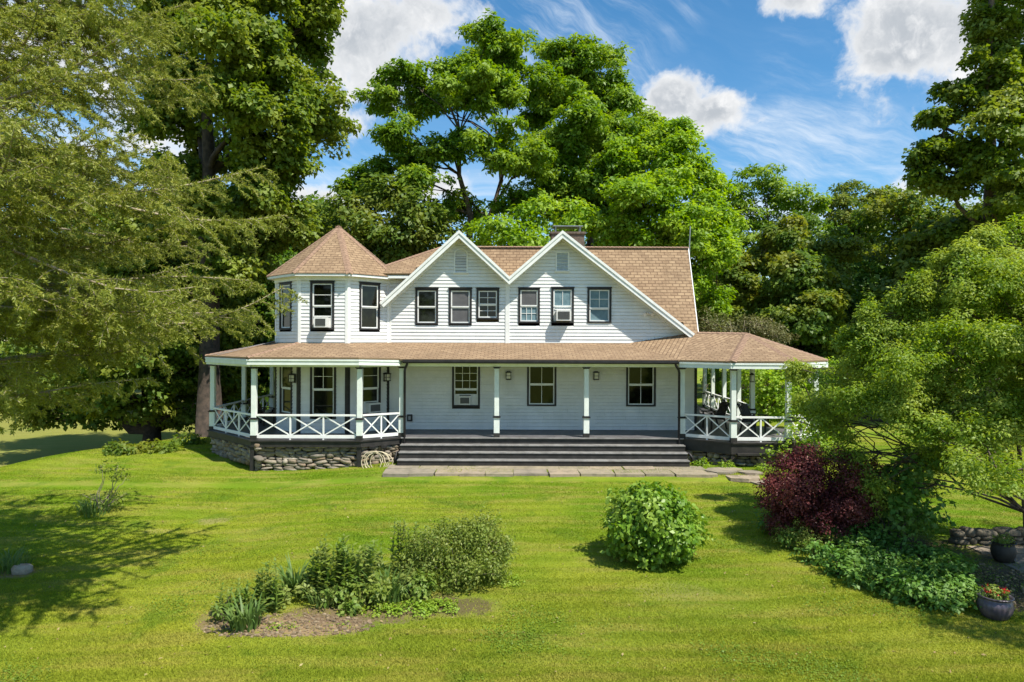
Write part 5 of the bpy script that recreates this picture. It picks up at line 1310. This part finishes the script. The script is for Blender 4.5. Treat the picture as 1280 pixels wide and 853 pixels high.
for i, (px, py, lm_, a, h_, lb_) in enumerate(((345, 760, 'l_herb', .26, .26, 'behind the front iris'), (390, 748, 'l_herb', .30, .34, 'under the pale sword leaves'), (425, 757, 'l_herb', .32, .30, 'at the foot of the tallest stalks'), (465, 758, 'l_weep', .34, .34, 'with dry buff tips'), (455, 730, 'l_herb', .34, .46, 'behind the leafy stalks'), (520, 748, 'l_herb', .40, .30, 'tucked under the weeping shrub'), (285, 778, 'l_herb', .22, .22, 'at the outermost left end'))):
    x, y, z = ground_at(px, py)
    shrub('leafy_plant', 'bushy leafy plant of the flower bed, '+lb_, (x, y, z), [(0, 0, h_*.6, a, a*.8, h_*.7), (.1, 0, h_*1.0, a*.6, a*.5, h_*.5)], lm_, 210+i, .085, .55, .11, .9, 14, stems=6, cat='plant', up=.4, flat=.9, group='leafy plants of the flower bed')
# left lawn clumps
swords('grass_clump', 'clump of tall grass round a thin sapling on the left lawn', 118, 645, 130, .55, 1.1, 95, wd=.02)
x, y, z = ground_at(132, 640)
shrub('sapling', 'thin pale sapling growing out of the grass clump on the left lawn', (x, y, z), [(.1, 0, 1.15, .32, .3, .2), (.42, 0, .95, .28, .3, .18), (.1, 0, .3, .5, .35, .26), (-.5, 0, .25, .4, .3, .22)], 'l_weep', 96, .07, .6, .14, .55, 10, bm_='twig', stems=16, cat='sapling', sr=.016)
swords('grass_clump', 'dark grass clump beside a pale rock at the far left of the lawn', 16, 715, 120, .55, .9, 97, wd=.022)
x, y, z = ground_at(30, 718); mb = MB(); rock(mb, (x, y, z+.05), (.17, .14, .12), RS(5))
tag(mb.build('rock', M['stone'], smooth=True), 'pale brown rock beside the grass clump at the far left', 'rock')
# shaded planting under the left maple
for i, (px, py, a) in enumerate(((145, 568, .7), (190, 566, .8), (232, 556, .6))):
    x, y, z = ground_at(px, py)
    shrub('shade_plant', 'low dark plants under the leaning-stem maple, %s' % ('left clump', 'middle clump', 'right clump by the porch')[i], (x, y, z), [(0, 0, .15, a, .5, .25), (a*.6, 0, .1, a*.7, .4, .2)], 'l_dark', 110+i, .14, .6, .2, .8, 14, stems=4, cat='plant', group='low plants under the leaning-stem maple')
# dark clipped ball on the right lawn, beyond the garden tree
x, y, z = ground_at(1165, 622)
shrub('evergreen_shrub', 'small dark round evergreen on the lawn beyond the garden tree', (x, y+.3, z), [(0, 0, .45, .42, .4, .42)], 'l_dark', 120, .06, .4, .14, 1.2, 26, stems=8)
# vine at the corner porch and weeds by the stones
x, y, z = 9.0, 21.9, float(gz(9, 21.9))
shrub('climbing_vine', 'leafy vine climbing the right front post of the corner porch', (x, y, z), [(0, 0, .7, .5, .25, .6), (.05, 0, 1.6, .4, .22, .6), (.15, 0, 2.4, .32, .2, .55), (.7, -.1, .9, .6, .4, .7), (-.5, -.1, .5, .5, .3, .35), (1.2, 0, 1.5, .6, .4, .8)], 'l_walnut2', 121, .11, .65, .22, .6, 15, stems=14, cat='vine')
for i, (x, y) in enumerate(((6.25, 22.2), (6.9, 21.9), (8.0, 21.5))):
    shrub('low_weed', 'green weeds against the corner porch stones, %s' % ('beside the downspout', 'left of the short post', 'right of the short post')[i], (x, y, float(gz(x, y))), [(0, 0, .1, .32, .16, .14)], 'l_walnut2', 125+i, .07, .5, .1, .8, 16, stems=3, cat='plant', group='weeds along the corner porch stones')

# urn with flowers, dark pot
def potted(px, py, label, r, h, mname, seed, flowers=True, ribs=22):
    x, y, z = ground_at(px, py); g = empty('plant_pot', (x, y, z)); tag(g, label, 'plant pot'); mb = MB()
    mb.lathe([(r*.55, 0), (r*.72, h*.06), (r*.95, h*.35), (r, h*.55), (r*.94, h*.78), (r*.84, h*.86), (r*.86, h*.93), (r*1.02, h*.97), (r*1.02, h), (r*.86, h*1.0), (r*.82, h*.9)], (x, y, z), 66, ribs, .025)
    mb.build('pot', M[mname], g, smooth=True); rs = RS(seed)
    make_leaves('foliage', [(x, y, z+h*1.12, r*.85, r*.8, h*.28)], M['l_herb'], g, rs, .06, .6, .09, 1.2, 14)
    if flowers: make_leaves('flowers', [(x, y, z+h*1.25, r*.7, r*.7, h*.2)], M['l_red'], g, rs, .035, .8, .07, .4, 9)
potted(1245, 770, 'purple-grey ribbed urn with red flowers at the end of the border', .25, .36, 'urn', 130)
potted(1255, 700, 'dark pot on the low stone edging behind the urn', .22, .40, 'pot', 131, False, 0)

# coiled hose leaning on the foundation
mb = MB(); rs = RS(140); pts = []; cx, cy = -4.50, 22.06
for k in range(0, 200):
    a = k/200*2*PI*6; turn = int(k/200*6); off = [0, .05, .24, .30, -.04, .16][turn]; f = (k/200*6) % 1
    nx = [0, .05, .24, .30, -.04, .16, .2][turn+1]; o_ = off+(nx-off)*f
    r = .34+.05*math.sin(turn*2.1+a*.13)
    pts.append((cx+o_+r*math.cos(a), cy-.03*math.sin(a*.5+turn)-.10*(1-math.sin(a))*.5+.18*(cx < -4.4)*max(0, o_), .14+r*math.sin(a)*(.95-.1*(turn % 2))))
pts += [(cx+.3+.1*k, cy-.12-.02*k, -.16+.005*k) for k in range(1, 5)]
mb.tube(pts, .013, 6); tag(mb.build('garden_hose', M['hose'], smooth=True), 'cream garden hose hung in loose coils against the foundation beside the steps', 'garden hose')

# porch chairs
def chair(x, y, rz, label, m_):
    g = empty('porch_chair', (x, y, FL), rz); tag(g, label, 'chair', 'chairs on the wraparound porch')
    def part(name, fn):
        mb = MB(); fn(mb); o = mb.build(name, M[m_]); o.parent = g; return o
    part('seat', lambda m: [m.bar((-.27+.077*k, -.27, .42), (-.27+.077*k, .25, .36), .06, .025) for k in range(8)])
    part('backrest', lambda m: [m.bar((-.25+.083*k, .24, .36), (-.25+.083*k, .52, 1.02-.02*abs(k-3)), .062, .02, up=(0, 1, 0)) for k in range(7)]+[m.bar((-.27, .475, .86), (.27, .475, .86), .03, .05)])
    for s_ in (-1, 1):
        part('leg', lambda m: m.bar((s_*.29, -.24, .0), (s_*.29, -.24, .60), .05, .05)); part('leg', lambda m: m.bar((s_*.29, .40, .0), (s_*.29, .22, .62), .05, .05))
        part('armrest', lambda m: m.box(s_*.31-.05, s_*.31+.05, -.32, .34, .601, .63))
chair(-9.55, 26.3, math.radians(70), 'dark wooden chair on the left side porch behind the railing', 'wicker')
chair(7.55, 25.6, math.radians(-75), 'dark chair nearest the house corner on the right side porch', 'wicker')
chair(8.75, 24.6, math.radians(35), 'dark chair under the corner porch roof near the right posts', 'wicker')
mb = MB(); x, y, z = 7.35, 27.2, FL
g = empty('lounge_chair', (x, y, z)); tag(g, 'weathered grey reclining chair on the right side porch', 'lounge chair')
mb = MB(); mb.bar((x, y-.7, z+.35), (x, y+.5, z+.30), .60, .05); mb.build('seat', M['woodgrey'], g)
mb = MB(); mb.bar((x, y+.5, z+.32), (x-.05, y+1.1, z+.95), .60, .05); mb.build('backrest', M['woodgrey'], g)
for (a, b) in ((-.27, -.6), (.27, -.6), (-.27, .5), (.27, .5)):
    mb = MB(); mb.box(x+a-.03, x+a+.03, y+b-.03, y+b+.03, z, z+.32); mb.build('leg', M['woodgrey'], g)
# hanging lanterns of the corner porch
for (x, y, lb_) in ((10.0, 22.95, 'black hanging lantern beside the rightmost front post of the corner porch'), (8.3, 23.6, 'black hanging lantern in the middle of the corner porch')):
    g = empty('hanging_lantern', (x, y, 2.75)); tag(g, lb_, 'lantern', 'lanterns hanging in the corner porch'); mb = MB()
    mb.tube([(x, y, 3.40), (x, y, 2.96)], .008, 5); mb.lathe([(.02, .0), (.10, -.06), (.10, -.075), (.02, -.075)], (x, y, 2.98), 8); mb.lathe([(.09, 0), (.09, .02), (.02, .02)], (x, y, 2.66), 8)
    for k in range(4): a = PI/4+k*PI/2; mb.tube([(x+.08*math.cos(a), y+.08*math.sin(a), 2.67), (x+.08*math.cos(a), y+.08*math.sin(a), 2.91)], .008, 4)
    mb.build('frame', M['black'], g); mb = MB(); mb.lathe([(.05, 0), (.06, .1), (.05, .2)], (x, y, 2.69), 10); mb.build('lantern_glass', M['lampglass'], g)
